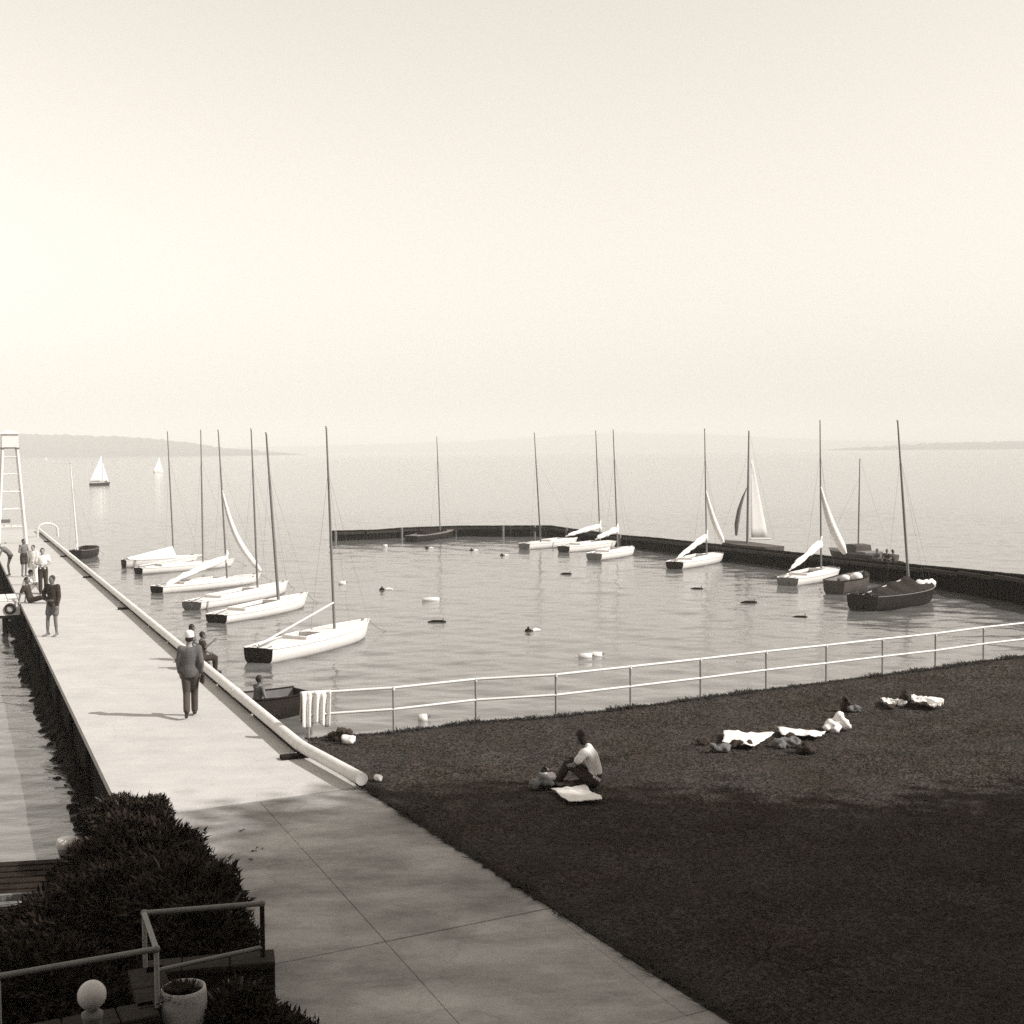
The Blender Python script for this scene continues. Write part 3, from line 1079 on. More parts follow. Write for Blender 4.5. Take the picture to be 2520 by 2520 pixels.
# dark small boat by the pier end with pale mast
sailboat('small dark dinghy with a pale thin mast, tied to the pier near its end', (186, 1377), (232, 1367), 3.4, 1.3, mast_t=.1, mast_top=(173, 1140), boom='spar', boom_z=(.5, .55), hull_m=M_DARKHULL, transom_m=M_DARKHULL, deck_m=M_DARKCANVAS, mast_m=M_WHITE2, mast_r=.06, seed=31, fb=.5, cockpit=(.3, .7))

# ---- sails out on the lake


def far_sail(label, px, y_water, y_top, width, hull_dark=True, lean=0.0):
    p = at(px, y_water, WATER)
    top = up_at(px + lean, y_top, p.y).z - WATER
    root = empty('sailing_boat', (p.x, p.y, WATER), R(52))
    tag(root, label, 'sailboat', 'boats under sail far out on the lake')
    L = top * .75
    st = hull_shape(L, L * .28, .6, L * .09, L * .03, L * .06, 8)
    n = len(st[0][3])
    mb = MB()
    mb.add([q for s in st for q in s[3]], [(i * n + k, (i + 1) * n + k, (i + 1) * n + k + 1, i * n + k + 1) for i in range(len(st) - 1) for k in range(n - 1)], 0, True)
    for s0, s1 in zip(st[:-1], st[1:]):
        mb.add([s0[3][0], s0[3][-1], s1[3][-1], s1[3][0]], [(0, 1, 2, 3)])
    fix_normals(mb.build('hull', M_DARKHULL if hull_dark else M_WHITE, root))
    MB().tube([(L * .12, 0, 0), (L * .12, 0, top)], L * .008, 6).build('mast', M_SPARL, root)
    for nm, x0, x1, h0, h1, m in (('mainsail', L * .10, -L * width, top * .10, top * .98, M_CANVAS), ('jib', L * .14, L * .14 + L * .30, top * .09, top * .75, M_CANVAS)):
        rows = []
        for i in range(8):
            t = i / 7
            z = h0 + (h1 - h0) * t
            xe = x1 + (x0 - x1) * t
            rows.append([Vector((x0 + (xe - x0) * s, .10 * L * math.sin(math.pi * s) * (1 - t) * .8, z)) for s in np.linspace(0, 1, 5)])
        sheet(rows, .02, nm, m, root)
    return root


far_sail('white sailboat under full sail with a dark hull, nearer of those out on the lake', 247, 1194, 1119, .55)
far_sail('small white sailboat with broad sails, farther out than the dark hulled one', 391, 1163, 1125, .55, False)
far_sail('tiny white sail close under the wooded far shore', 114, 1131.5, 1124, .6, False)

# ------------------------------------------------------------------ pipe rail, fence, towel
rail = empty('pipe_rail', BEND)
tag(rail, 'long thick white pipe rail along the lake edge of the pier', 'pipe rail')
HZ, PR = 0.175, 0.105
z_ = Vector((0, 0, HZ))
far = pline(PIER_END - 2) + z_
segs = 13
for k in range(segs):                          # lengths of pipe with collars
    a = (BEND + z_).lerp(far, k / segs)
    b = (BEND + z_).lerp(far, (k + 1) / segs)
    pts = [a - BEND, b - BEND]
    if k == 0:
        c = PEND + Vector((0.03, 0.05, HZ)) - BEND
        mid = Vector((0, 0, HZ))
        pts = [c, c.lerp(mid, .55), c.lerp(mid, .9), mid + (b - BEND - mid).normalized() * .12, b - BEND]
    MB().tube(pts, PR, 16).build('pipe', M_WHITE2, rail)
    if k:
        d = (b - a).normalized()
        MB().tube([a - BEND - d * .05, a - BEND + d * .05], PR + .012, 16).build('collar', M_WHITE2, rail)
pa = math.atan2(PD.y, PD.x)
for y in (22.3, 33.2, 44.5, 56, 67.5, 79):
    c = (pline(y) if y > 22.66 else BEND + Vector((.05, -.1, 0))) - BEND
    rot = Matrix.Rotation(pa, 3, 'Z')
    base = c + rot @ Vector((0, .14, 0))
    MB().box((base.x, base.y, .035), (.20, .52, .07), rot, 0, .012).box((c.x, c.y, .078), (.16, .2, .02), rot, 0, .01).build('bracket', M_DARKWOOD, rail)
for y in np.arange(23.0, 86, 3.43):
    c = pline(y) - BEND
    rot = Matrix.Rotation(pa, 3, 'Z')
    MB().box((c.x + PD.x * 1.7, c.y + PD.y * 1.7, .035), (3.5, .13, .07), rot, 0, .01).build('gap_shade_strip', M_DARKWOOD, rail)  # dark strip added for the shaded gap beneath the pipe

fence = empty('railing', (-3.88, 23.96, 0))
tag(fence, 'white two bar railing along the water edge of the lawn', 'railing')
F0 = Vector(fence.location)
fp = [Vector(p) for p in LAWN_EDGE]
fp[-1] = Vector((22, 37.5, 0))
FH = 0.885
cumf = [0]
for a, b in zip(fp[:-1], fp[1:]):
    cumf.append(cumf[-1] + (b - a).length)
for k, p in enumerate(fp):
    q = p - F0
    MB().tube([(q.x, q.y, -.15), (q.x, q.y, FH - .03)], .024, 8).build('post', M_POST, fence)
    MB().tube([(q.x, q.y, FH - .045), (q.x, q.y, FH + .02)], .034, 8).build('fitting', M_WHITE2, fence)
for hh, r_ in ((FH, .027), (FH * .53, .026)):
    for a, b in zip(fp[:-1], fp[1:]):
        MB().tube([a - F0 + Vector((0, 0, hh)), b - F0 + Vector((0, 0, hh))], r_, 8).build('rail_bar', M_WHITE, fence)

# towel over the end of the top bar, hanging in folds on the near side
d_ = (fp[1] - fp[0]).normalized()
nv = Vector((d_.y, -d_.x, 0))
rows = []
nc, nr = 34, 16
for i in range(nr):
    t = i / (nr - 1)
    row = []
    for k in range(nc):
        s_ = k / (nc - 1)
        along = -.12 + .56 * s_ * (1 - .06 * t)
        fold = .035 * math.sin(s_ * 27 + .8 * math.sin(t * 2)) * min(1, t * 2.2) + .02 * math.sin(s_ * 11 + 1)
        if t < .16:
            ang = math.pi * (1 - t / .16)
            o_ = nv * (.034 * -math.cos(math.pi - ang) * 1) + Vector((0, 0, .034 * math.sin(ang)))
            z = FH + .005
        else:
            o_ = nv * (.036 + fold)
            z = FH - (t - .16) / .84 * (.62 + .05 * math.sin(s_ * 9))
        row.append(fp[0] + d_ * along + o_ + Vector((0, 0, z)) - fp[0])
    rows.append(row)
tw_ = sheet(rows, .008, 'towel', M_TOWEL)
tw_.location = fp[0]
tag(tw_, 'white towel hanging in folds over the end of the railing by the pipe rail', 'towel')
rows = []
for i in range(10):
    t = i / 9
    row = []
    for k in range(8):
        s_ = k / 7
        row.append(d_ * (-.14 + .06 * s_ + .01 * math.sin(6 * t)) + nv * (-.06 - .05 * s_ + .03 * math.sin(s_ * 9)) + Vector((0, 0, FH + .02 - t * .60)))
    rows.append(row)
sheet(rows, .008, 'towel_back', M_STRIPE, tw_)

# ------------------------------------------------------------------ landing stage, tower, pier end rail
lz = ledge(46.6)
landing = empty('landing_platform', lz)
tag(landing, 'white fronted landing platform with a round dark fender, on the pier side', 'landing')
rot = Matrix.Rotation(math.atan2(PC.y, PC.x), 3, 'Z')
cl = rot @ Vector((-1.55, 1.0, 0))
for k in range(8):
    q = rot @ Vector((-.25 - .36 * k, 1.0, 0))
    MB().box((q.x, q.y, .115), (.34, 2.2, .05), rot, 0, .008).build('plank', M_WHITE2, landing)
q = rot @ Vector((-1.50, -.12, 0))
MB().box((q.x, q.y, -.17), (2.96, .06, .50), rot, 0, .01).build('fascia', M_WHITE, landing)
q = rot @ Vector((-1.50, -.10, 0))
MB().box((q.x, q.y, -.47), (2.9, .08, .09), rot, 0, .01).build('beam', M_DARKWOOD, landing)
for x in (-.5, -2.6):
    for y in (.1, 1.9):
        q = rot @ Vector((x, y, 0))
        MB().tube([(q.x, q.y, -2), (q.x, q.y, .09)], .08, 8).build('pile', M_DARKWOOD, landing)
fd = MB()
cc = rot @ Vector((-.36, -.17, 0)) + Vector((0, 0, -.17))
ring = []
for k in range(21):
    a = 2 * math.pi * k / 20
    ring.append(cc + rot @ Vector((.155 * math.cos(a), 0, .155 * math.sin(a))))
fd.tube(ring, .05, 8, 0, False)
fd.build('fender', M_BLACK, landing)
q = cc - rot @ Vector((0, -.03, 0))
MB().tube([q, q + rot @ Vector((0, -.02, 0))], .12, 16).build('fender_plate', M_STRIPE, landing)

# open white tower near the pier end
tb = at(30, 1338, 0)
twr = empty('lattice_tower', tb, math.atan2(PC.y, PC.x))
tag(twr, 'tall white open tower with a boxed top standing on the pier', 'tower')
TH = up_at(30, 1064, tb.y).z
bw_, tw2 = 0.78, 0.36
legs = []
for sx, sy in ((1, 1), (1, -1), (-1, 1), (-1, -1)):
    a = Vector((sx * bw_, sy * bw_, 0))
    b = Vector((sx * tw2, sy * tw2, TH - .15))
    legs.append((a, b))
    MB().tube([a, b], .085, 8).build('leg', M_WHITE, twr)
for t in (.16, .32, .48, .64, .80):
    for i, j in ((0, 1), (1, 3), (3, 2), (2, 0)):
        a, b = legs[i][0].lerp(legs[i][1], t), legs[j][0].lerp(legs[j][1], t)
        MB().tube([a, b], .04, 6).build('brace', M_WHITE2, twr)
for t0, t1, i, j in ((.0, .16, 0, 1), (.16, .32, 1, 0), (.32, .48, 0, 1), (.48, .64, 1, 0), (.0, .32, 3, 2), (.32, .64, 2, 3)):
    MB().tube([legs[i][0].lerp(legs[i][1], t0), legs[j][0].lerp(legs[j][1], t1)], .03, 6).build('brace', M_WHITE2, twr)
for k in range(16):
    z = .35 + k * .36
    if z < TH - 1.0:
        x = -(bw_ + (tw2 - bw_) * z / TH)
        MB().tube([(x, -.22, z), (x, .22, z)], .02, 6).build('rung', M_WHITE2, twr)
MB().box((0, 0, TH - .95), (1.1, 1.1, .07), None, 0, .01).build('platform', M_PALEPOST, twr)
for sx, sy, w_, d2 in ((0, -.46, .92, .04), (0, .46, .92, .04), (.46, 0, .04, .88), (-.46, 0, .04, .88)):
    MB().box((sx, sy, TH - .52), (w_, d2, .78), None, 0, .01).build('panel', M_WHITE, twr)
MB().loft([[Vector((sx * w_, sy * w_, z)) for sx, sy in ((1, 1), (-1, 1), (-1, -1), (1, -1))] for w_, z in ((.56, TH - .12), (.56, TH - .06), (.12, TH + .12))], 0, True, False).build('cap', M_WHITE2, twr)
q = legs[1][0].lerp(legs[1][1], .22)
MB().box((-.35, -.74, 1.42), (.5, .06, .22), None, 0, .01).build('sign_board', M_GCLOTH, twr)

# curved guard rails at the pier end
ge = at(118, 1322, 0)
gr = empty('guard_rail', ge, math.atan2(PD.y, PD.x))
tag(gr, 'white hooped guard rail at the lake end of the pipe rail', 'guard rail')
for k, dx in enumerate((0, .7)):
    pts = []
    for i in range(17):
        a = math.pi * i / 16
        pts.append((dx, .62 * math.cos(a), .45 + .45 * math.sin(a)))
    pts = [(dx, .62, 0)] + pts + [(dx, -.62, 0)]
    MB().tube(pts, .045, 8).build('hoop', M_WHITE, gr)
MB().tube([(0, .62, .55), (.7, .62, .55)], .045, 8).build('bar', M_WHITE, gr)
MB().tube([(0, -.62, .55), (.7, -.62, .55)], .045, 8).build('bar', M_WHITE, gr)

# ------------------------------------------------------------------ floats on the harbour water


def float_at(px, py, ln, kind, label, rz=0.0):
    p = at(px, py, WATER)
    o = empty('mooring_float', (p.x, p.y, WATER), rz)
    tag(o, label, 'float', 'mooring floats on the harbour water')
    if kind == 'can':
        MB().tube([(-ln / 2, 0, .03), (-ln * .46, 0, .03), (ln * .46, 0, .03), (ln / 2, 0, .03)], [.07, .11, .11, .07], 12).build('body', M_WHITE, o)
        MB().tube([(-ln * .1, 0, .03), (ln * .1, 0, .03)], .116, 12).build('band', M_WHITE2, o)
        MB().tube([(ln / 2, 0, .05), (ln / 2 + .08, 0, .08)], .02, 6).build('ring', M_GREYPIPE, o)
    elif kind == 'log':
        MB().tube([(-ln / 2, 0, .0), (-ln * .2, .02, .03), (ln * .3, -.02, .03), (ln / 2, 0, .01)], [.03, .055, .055, .03], 10).build('body', M_DARKWOOD, o)
        MB().tube([(ln * .35, 0, .08), (ln * .35, 0, .16)], .02, 6).build('ring', M_GREYPIPE, o)
    else:
        MB().lathe([(.01, -.10), (.10, -.05), (.13, .02), (.10, .08), (.04, .11), (.03, .16), (.02, .18)], n=14).build('body', M_DARKWOOD, o)
        MB().tube([(.16, 0, .02), (.16 + ln * .4, .05, .03), (.16 + ln, 0, .02)], [.05, .09, .04], 8).build('float_tail', M_WHITE, o)
    return o


FL = [(1060, 1478, .75, 'can', 'white drum float by itself in the middle of the harbour', .1), (940, 1452, .35, 'cone', 'dark buoy with white tail, nearest to the row of boats by the pier', 0),
      (1300, 1554, .3, 'cone', 'dark buoy with white tail, alone in the middle of the harbour water', .3), (1075, 1531, .7, 'log', 'dark log float just below the white drum float', .05),
      (1393, 1413, .6, 'log', 'dark log float in front of the boats at the bend of the breakwater', -.1), (1715, 1450, .6, 'log', 'dark log float below the boat with black transom', -.3),
      (1843, 1483, .7, 'log', 'dark log float in the mast reflections before the breakwater', 0), (1968, 1520, .6, 'log', 'dark log float nearest to the dark covered boat', 0),
      (1440, 1618, .42, 'can', 'white drum float close above the railing, first of a touching pair', .1), (1465, 1615, .42, 'can', 'white drum float close above the railing, second of a touching pair', .0),
      (842, 1437, .35, 'can', 'tiny white float near the bows of the boats by the pier', .2), (1040, 1771, .22, 'can', 'small white float seen under the top bar of the railing', .2),
      (948, 1345, .3, 'can', 'tiny white float under the open end of the breakwater', 0), (1050, 1350, .3, 'cone', 'tiny buoy just below the dark boat at the breakwater', 0),
      (1160, 1356, .3, 'cone', 'tiny buoy between the dark boat and the covered white boat', .2), (1235, 1368, .3, 'cone', 'tiny buoy before the white boat with covered deck', .2)]
for f_ in FL:
    float_at(*f_)

# ------------------------------------------------------------------ people


def ell(mb, c, r, fwd=Vector((0, 1, 0)), upv=Vector((0, 0, 1)), n=12, m=8):
    c = Vector(c)
    f_ = Vector(fwd).normalized()
    s_ = f_.cross(Vector(upv)).normalized()
    u_ = s_.cross(f_)
    rings = []
    for i in range(m):
        a = math.pi * (i + .5) / m
        rings.append([c + (s_ * (r[0] * math.cos(b)) + f_ * (r[1] * math.sin(b))) * math.sin(a) - u_ * (r[2] * math.cos(a)) for b in [2 * math.pi * k / n for k in range(n)]])
    mb.loft(rings)


def cap(mb, a, b, ra, rb, n=10):
    a, b = Vector(a), Vector(b)
    d = (b - a)
    if d.length < 1e-6:
        return
    d.normalize()
    pts = [a - d * ra * .95, a - d * ra * .6, a, a.lerp(b, .5), b, b + d * rb * .6, b + d * rb * .95]
    mb.tube(pts, [ra * .25, ra * .8, ra, (ra + rb) / 2, rb, rb * .8, rb * .25], n)


def torso_rings(J, inflate, upto=1.0, downto=0.0, skirt=0.0):
    sp, ss = (J['hipR'] - J['hipL']).normalized(), (J['shR'] - J['shL']).normalized()
    spine = [J['pel'] - (J['waist'] - J['pel']).normalized() * (.09 + skirt), J['pel'] - (J['waist'] - J['pel']).normalized() * .03, J['pel'] + (J['waist'] - J['pel']) * .35, J['waist'], J['waist'].lerp(J['chest'], .55), J['chest'], J['chest'].lerp(J['neck'], .55), J['chest'].lerp(J['neck'], .85), J['neck']]
    wd = [.12 + skirt * .25, .150 + skirt * .1, .158, .132, .146, .162, .162, .125, .06]
    dp = [.09 + skirt * .2, .11 + skirt * .1, .115, .098, .108, .112, .098, .08, .055]
    rings = []
    n0, n1 = int(round(downto * 8)), int(round(upto * 8))
    for i in range(n0, n1 + 1):
        t = i / 8
        s_ = sp.lerp(ss, t).normalized()
        ax = (spine[min(i + 1, 8)] - spine[max(i - 1, 0)]).normalized()
        f_ = ax.cross(s_).normalized()
        rings.append([spine[i] + s_ * math.cos(a) * (wd[i] + inflate) + f_ * math.sin(a) * (dp[i] + inflate) for a in [2 * math.pi * k / 14 for k in range(14)]])
    return rings


def remesh(mb, name, m, parent, voxel=.022, smooth=4, extra=None):
    me = mb.mesh(name, [m])
    tmp = bpy.data.objects.new('tmp', me)
    COL.objects.link(tmp)
    r_ = tmp.modifiers.new('r', 'REMESH')
    r_.mode = 'VOXEL'
    r_.voxel_size = voxel
    r_.use_smooth_shade = True
    s_ = tmp.modifiers.new('s', 'SMOOTH')
    s_.factor = .5
    s_.iterations = smooth
    dg = bpy.context.evaluated_depsgraph_get()
    nm = bpy.data.meshes.new_from_object(tmp.evaluated_get(dg))
    bpy.data.objects.remove(tmp)
    bpy.data.meshes.remove(me)
    if extra is not None:
        em = extra.mesh('x', [m, M_FEAT])
        bm = bmesh.new()
        bm.from_mesh(nm)
        bm.from_mesh(em)
        bm.to_mesh(nm)
        bm.free()
        bpy.data.meshes.remove(em)
        nm.materials.clear()
        nm.materials.append(m)
        nm.materials.append(M_FEAT)
    nm.name = name
    return link(name, nm, parent)


V = Vector


def pose(kind):
    J = dict(pel=V((0, 0, .94)), waist=V((0, 0, 1.10)), chest=V((0, .0, 1.30)), neck=V((0, -.01, 1.46)), headb=V((0, .0, 1.505)), headc=V((0, .02, 1.60)),
             shL=V((-.170, -.01, 1.415)), elL=V((-.205, -.02, 1.13)), wrL=V((-.205, .06, .89)), shR=V((.170, -.01, 1.415)), elR=V((.205, -.02, 1.13)), wrR=V((.205, .06, .89)),
             hipL=V((-.09, 0, .90)), knL=V((-.095, .02, .49)), anL=V((-.095, -.02, .085)), toL=V((-.11, .14, .035)), hipR=V((.09, 0, .90)), knR=V((.095, .02, .49)), anR=V((.095, -.02, .085)), toR=V((.11, .14, .035)),
             look=V((0, 1, 0)))
    if kind == 'walk':
        J.update(knR=V((.08, .14, .50)), anR=V((.075, .20, .10)), toR=V((.085, .37, .06)), knL=V((-.075, .05, .49)), anL=V((-.08, -.24, .17)), toL=V((-.09, -.12, .04)),
                 elR=V((.222, -.09, 1.14)), wrR=V((.215, .02, .92)), elL=V((-.218, .02, 1.13)), wrL=V((-.205, .12, .91)))
    if kind == 'sit':
        dz = -.42
        for k in J:
            if k not in ('look',) and not k.startswith(('kn', 'an', 'to')):
                J[k] = J[k] + V((0, 0, dz))
        J.update(knL=V((-.11, .42, .50)), anL=V((-.11, .44, .09)), toL=V((-.12, .60, .04)), knR=V((.11, .42, .50)), anR=V((.11, .40, .09)), toR=V((.12, .56, .04)),
                 elL=V((-.25, .08, .74)), wrL=V((-.14, .28, .62)), elR=V((.25, .08, .74)), wrR=V((.14, .28, .62)))
        for k in ('chest', 'neck', 'headb', 'headc', 'shL', 'shR'):
            J[k] = J[k] + V((0, .06, -.01))
    if kind == 'knees':      # sitting on the ground, knees drawn up
        J.update(pel=V((0, 0, .12)), waist=V((0, -.02, .29)), chest=V((0, .05, .50)), neck=V((0, .15, .66)), headb=V((0, .19, .72)), headc=V((0, .23, .82)),
                 shL=V((-.18, .12, .61)), shR=V((.18, .12, .61)), elL=V((-.24, .30, .40)), elR=V((.24, .30, .40)), wrL=V((-.10, .48, .36)), wrR=V((.10, .48, .36)),
                 hipL=V((-.09, .02, .11)), hipR=V((.09, .02, .11)), knL=V((-.10, .42, .40)), knR=V((.10, .42, .40)), anL=V((-.10, .60, .07)), anR=V((.10, .60, .07)), toL=V((-.11, .76, .03)), toR=V((.11, .76, .03)), look=V((0, 1, -.25)))
    if kind == 'legs_out':   # sitting on the ground, legs stretched, leaning back on the hands
        J.update(pel=V((0, 0, .12)), waist=V((0, -.06, .29)), chest=V((0, -.13, .50)), neck=V((0, -.16, .66)), headb=V((0, -.15, .73)), headc=V((0, -.12, .83)),
                 shL=V((-.18, -.16, .61)), shR=V((.18, -.16, .61)), elL=V((-.24, -.28, .34)), elR=V((.24, -.28, .34)), wrL=V((-.24, -.33, .08)), wrR=V((.24, -.33, .08)),
                 hipL=V((-.09, .03, .11)), hipR=V((.09, .03, .11)), knL=V((-.10, .45, .20)), knR=V((.12, .44, .24)), anL=V((-.10, .86, .07)), anR=V((.12, .84, .07)), toL=V((-.11, .93, .18)), toR=V((.13, .91, .18)))
    if kind == 'bend':       # standing, bent forward at the hips
        J.update(pel=V((0, -.08, .93)), waist=V((0, .0, 1.07)), chest=V((0, .15, 1.20)), neck=V((0, .29, 1.28)), headb=V((0, .34, 1.32)), headc=V((0, .41, 1.38)),
                 shL=V((-.18, .24, 1.24)), shR=V((.18, .24, 1.24)), elL=V((-.22, .34, .98)), elR=V((.22, .34, .98)), wrL=V((-.15, .44, .78)), wrR=V((.15, .44, .78)), hipL=V((-.09, -.08, .90)), hipR=V((.09, -.08, .90)), look=V((0, .8, -.5)))
    if kind == 'hands_front':
        J.update(elL=V((-.26, .0, 1.15)), elR=V((.26, .0, 1.15)), wrL=V((-.12, .22, 1.12)), wrR=V((.12, .22, 1.12)))
    if kind == 'hip':
        J.update(elR=V((.36, -.06, 1.20)), wrR=V((.20, .06, 1.05)), knR=V((.12, .08, .49)), anR=V((.15, .06, .085)), toR=V((.2, .2, .035)))
    return J


def person(label, loc, rz, J, scale=1.0, skin=None, top=None, top_m=None, bottom=None, bottom_m=None, hair=True, hat=None, shoes=True, group=None, voxel=.024, hair_m=None):
    skin = skin or M_SKIN
    root = empty('person', loc, rz)
    root.scale = (scale,) * 3
    tag(root, label, 'person', group)
    look = J['look'].normalized()
    mb = MB()
    mb.loft(torso_rings(J, 0))
    cap(mb, J['neck'] - (J['headb'] - J['neck']) * .5, J['headc'], .054, .05)
    ell(mb, J['headc'], (.076, .097, .118), look)
    chin = J['headc'] + look * .055 - V((0, 0, .085))
    cap(mb, J['headc'] + look * .03, chin, .065, .03)
    hands = MB()
    for s_ in ('L', 'R'):
        sg = -1 if s_ == 'L' else 1
        cap(mb, J['sh' + s_].lerp(J['chest'], .25), J['sh' + s_], .07, .062)
        cap(mb, J['sh' + s_], J['el' + s_], .055, .042)
        cap(mb, J['el' + s_], J['wr' + s_], .042, .028)
        d = (J['wr' + s_] - J['el' + s_]).normalized()
        side = d.cross(V((sg, 0, 0)))
        side = side.normalized() if side.length > .1 else V((0, 1, 0))
        inn = side.cross(d).normalized()
        if inn.x * sg > 0:
            inn = -inn
        w_ = J['wr' + s_]
        palm = w_ + d * .085
        for o_ in (-.024, 0, .024):
            cap(mb, w_ + d * .02 + side * o_ * .6, palm + side * o_, .020, .018, 8)
        for k, (o_, ln) in enumerate(((-.033, .062), (-.011, .075), (.011, .082), (.033, .072))):
            a = palm + side * o_ + d * .005
            b = a + d * ln * .55 + inn * .012
            c = a + d * ln * .85 + inn * .040
            hands.tube([a, b, c], [.0095, .0088, .006], 6)
        a = w_ + d * .035 + side * .028
        hands.tube([a, a + side * .030 + d * .025 + inn * .01, a + side * .036 + d * .055 + inn * .02], [.012, .010, .007], 6)
        cap(mb, J['hip' + s_].lerp(J['pel'], .2), J['hip' + s_], .085, .088)
        cap(mb, J['hip' + s_], J['kn' + s_], .082, .056)
        k_, a_ = J['kn' + s_], J['an' + s_]
        cap(mb, k_, k_.lerp(a_, .35), .054, .056)
        cap(mb, k_.lerp(a_, .35), a_, .056, .036)
        cap(mb, a_ + (a_ - J['to' + s_]) * .28 - V((0, 0, .03)), J['to' + s_], .036, .03)
    # face: nose, eyes, mouth, ears
    sd = look.cross(V((0, 0, 1))).normalized()
    upv = sd.cross(look)
    hc = J['headc']
    hands.tube([hc + look * .085 + upv * .012, hc + look * .112 - upv * .022, hc + look * .085 - upv * .03], [.008, .014, .010], 6)
    for sg in (-1, 1):
        e_ = MB()
        ell(e_, hc + look * .084 + sd * sg * .032 + upv * .008, (.014, .008, .008), look, upv, 8, 5)
        hands.add(e_.v, e_.f, 1, True)
        e2 = MB()
        ell(e2, hc + sd * sg * .078 - look * .008, (.012, .022, .033), look, upv, 8, 5)
        hands.add(e2.v, e2.f, 0, True)
    e_ = MB()
    ell(e_, hc + look * .082 - upv * .062, (.026, .01, .006), look, upv, 8, 5)
    hands.add(e_.v, e_.f, 1, True)
    remesh(mb, 'body', skin, root, voxel, 3, hands)
    if hair:
        hb = MB()
        ell(hb, hc - look * .022 + upv * .030, (.086, .098, .104), look - V((0, 0, -.25)), V((0, 0, 1)))
        if hair == 'long':
            ell(hb, hc - look * .055 - upv * .04, (.085, .06, .11), look)
        remesh(hb, 'hair', hair_m or M_HAIR, root, .02, 2)
    if hat:
        m_ = hat[1]
        c = hc + upv * .068 - look * .012
        q = V((0, 0, 1)).rotation_difference((upv - look * .12).normalized()).to_matrix()
        hm = MB()
        prof = [(.001, .115), (.06, .112), (.092, .085), (.102, .03), (.104, 0), (.104, -.005)] if hat[0] == 'cap' else [(.001, .11), (.055, .115), (.085, .095), (.098, .0), (.150, -.012), (.155, -.018), (.099, -.016)]
        hm.loft([[c + q @ (V((r_ * .95 * math.cos(a), r_ * 1.12 * math.sin(a), z))) for a in [2 * math.pi * k / 18 for k in range(18)]] for r_, z in prof])
        if hat[0] == 'cap':
            f2 = look
            hm.loft([[c + f2 * (.085 + x) + sd * y + upv * (.0 - x * .35 + t_) for y, t_ in ((-.075 + x * .3, 0), (.075 - x * .3, 0), (.075 - x * .3, .012), (-.075 + x * .3, .012))] for x in (0, .045, .085)], 0, True, False)
        fix_normals(hm.build('hat', m_, root))
    if top:
        tb_ = MB()
        infl = {'shirt': .014, 'jacket': .022, 'vest': .012, 'trunks': .0}[top]
        tb_.loft(torso_rings(J, infl * (1 if top != 'jacket' else .9), 1.0 if top != 'vest' else .87, 0.0 if top == 'jacket' else .12, .02 if top == 'jacket' else 0))
        for s_ in ('L', 'R'):
            sh, el, wr = J['sh' + s_], J['el' + s_], J['wr' + s_]
            cap(tb_, sh.lerp(J['chest'], .25), sh, .075 + infl, .064 + infl * .7)
            if top == 'jacket':
                cap(tb_, sh, el, .062 + infl * .8, .052 + infl * .5)
                cap(tb_, el, el.lerp(wr, .93), .052 + infl * .5, .042 + infl * .3)
            elif top == 'shirt':
                cap(tb_, sh, sh.lerp(el, .62), .062 + infl, .058 + infl)
        remesh(tb_, 'jacket' if top == 'jacket' else 'shirt', top_m, root, voxel, 3)
    if bottom:
        bb_ = MB()
        infl = {'trousers': .014, 'shorts': .020, 'trunks': .010}[bottom]
        bb_.loft(torso_rings(J, infl, .36, 0))
        for s_ in ('L', 'R'):
            h_, k_, a_ = J['hip' + s_], J['kn' + s_], J['an' + s_]
            cap(bb_, h_.lerp(J['pel'], .2), h_, .085 + infl, .088 + infl)
            if bottom == 'trousers':
                cap(bb_, h_, k_, .088 + infl, .062 + infl)
                cap(bb_, k_, a_.lerp(k_, .06), .062 + infl, .056 + infl)
            else:
                cap(bb_, h_, h_.lerp(k_, .62 if bottom == 'shorts' else .25), .088 + infl, .078 + infl)
        remesh(bb_, 'trousers' if bottom == 'trousers' else 'shorts', bottom_m, root, voxel, 3)
    if shoes:
        for s_ in ('L', 'R'):
            sb = MB()
            a_, t_ = J['an' + s_], J['to' + s_]
            cap(sb, a_ + (a_ - t_) * .28 - V((0, 0, .035)), t_, .045, .038)
            cap(sb, a_ - V((0, 0, .01)), a_ - V((0, 0, .04)), .045, .045)
            remesh(sb, 'shoe', M_SHOE, root, .02, 2)
    return root


PIER_YAW = math.atan2(PD.y, PD.x) - math.pi / 2
man_p = at(470, 1766, 0)
Jm = pose('walk')
man = person('person in grey suit and pale cap walking away along the pier', man_p, PIER_YAW * .6, Jm, 1.01, None, 'jacket', M_SUIT, 'trousers', M_SUITD, True, ('cap', M_WCLOTH), voxel=.018)
hat_pos = man_p + Matrix.Rotation(PIER_YAW * .6, 3, 'Z') @ V((.24, .05, .86))
cs = MB().box((0, 0, 0), (.05, .30, .20), Matrix.Rotation(.1, 3, 'Y'), 0, .01).build('folded_paper', M_DCLOTH, None, hat_pos + V((0, 0, -.06)))
tag(cs, 'dark folded paper held low by the person in the grey suit', 'paper')
cs.rotation_euler = (0, 0, PIER_YAW)

# two people sitting on the pipe rail
pp = pline(31.9)
Jp = pose('sit')
Jp['elR'] = V((.33, .10, .86)); Jp['wrR'] = V((.34, .30, 1.02))
person('person in dark clothes sitting on the pipe rail with one arm raised', pp + V((0, 0, -.13)), PIER_YAW - R(90), Jp, .84, M_SKIND, 'shirt', M_DCLOTH, 'trousers', M_DCLOTH, True, None)
pp2 = pline(33.3)
person('person with dark hair sitting on the pipe rail, hidden behind the pale cap', pp2 + V((0, 0, -.13)), PIER_YAW - R(80), pose('sit'), .84, M_SKIND, 'shirt', M_GCLOTH, 'trousers', M_DCLOTH, 'long', None)

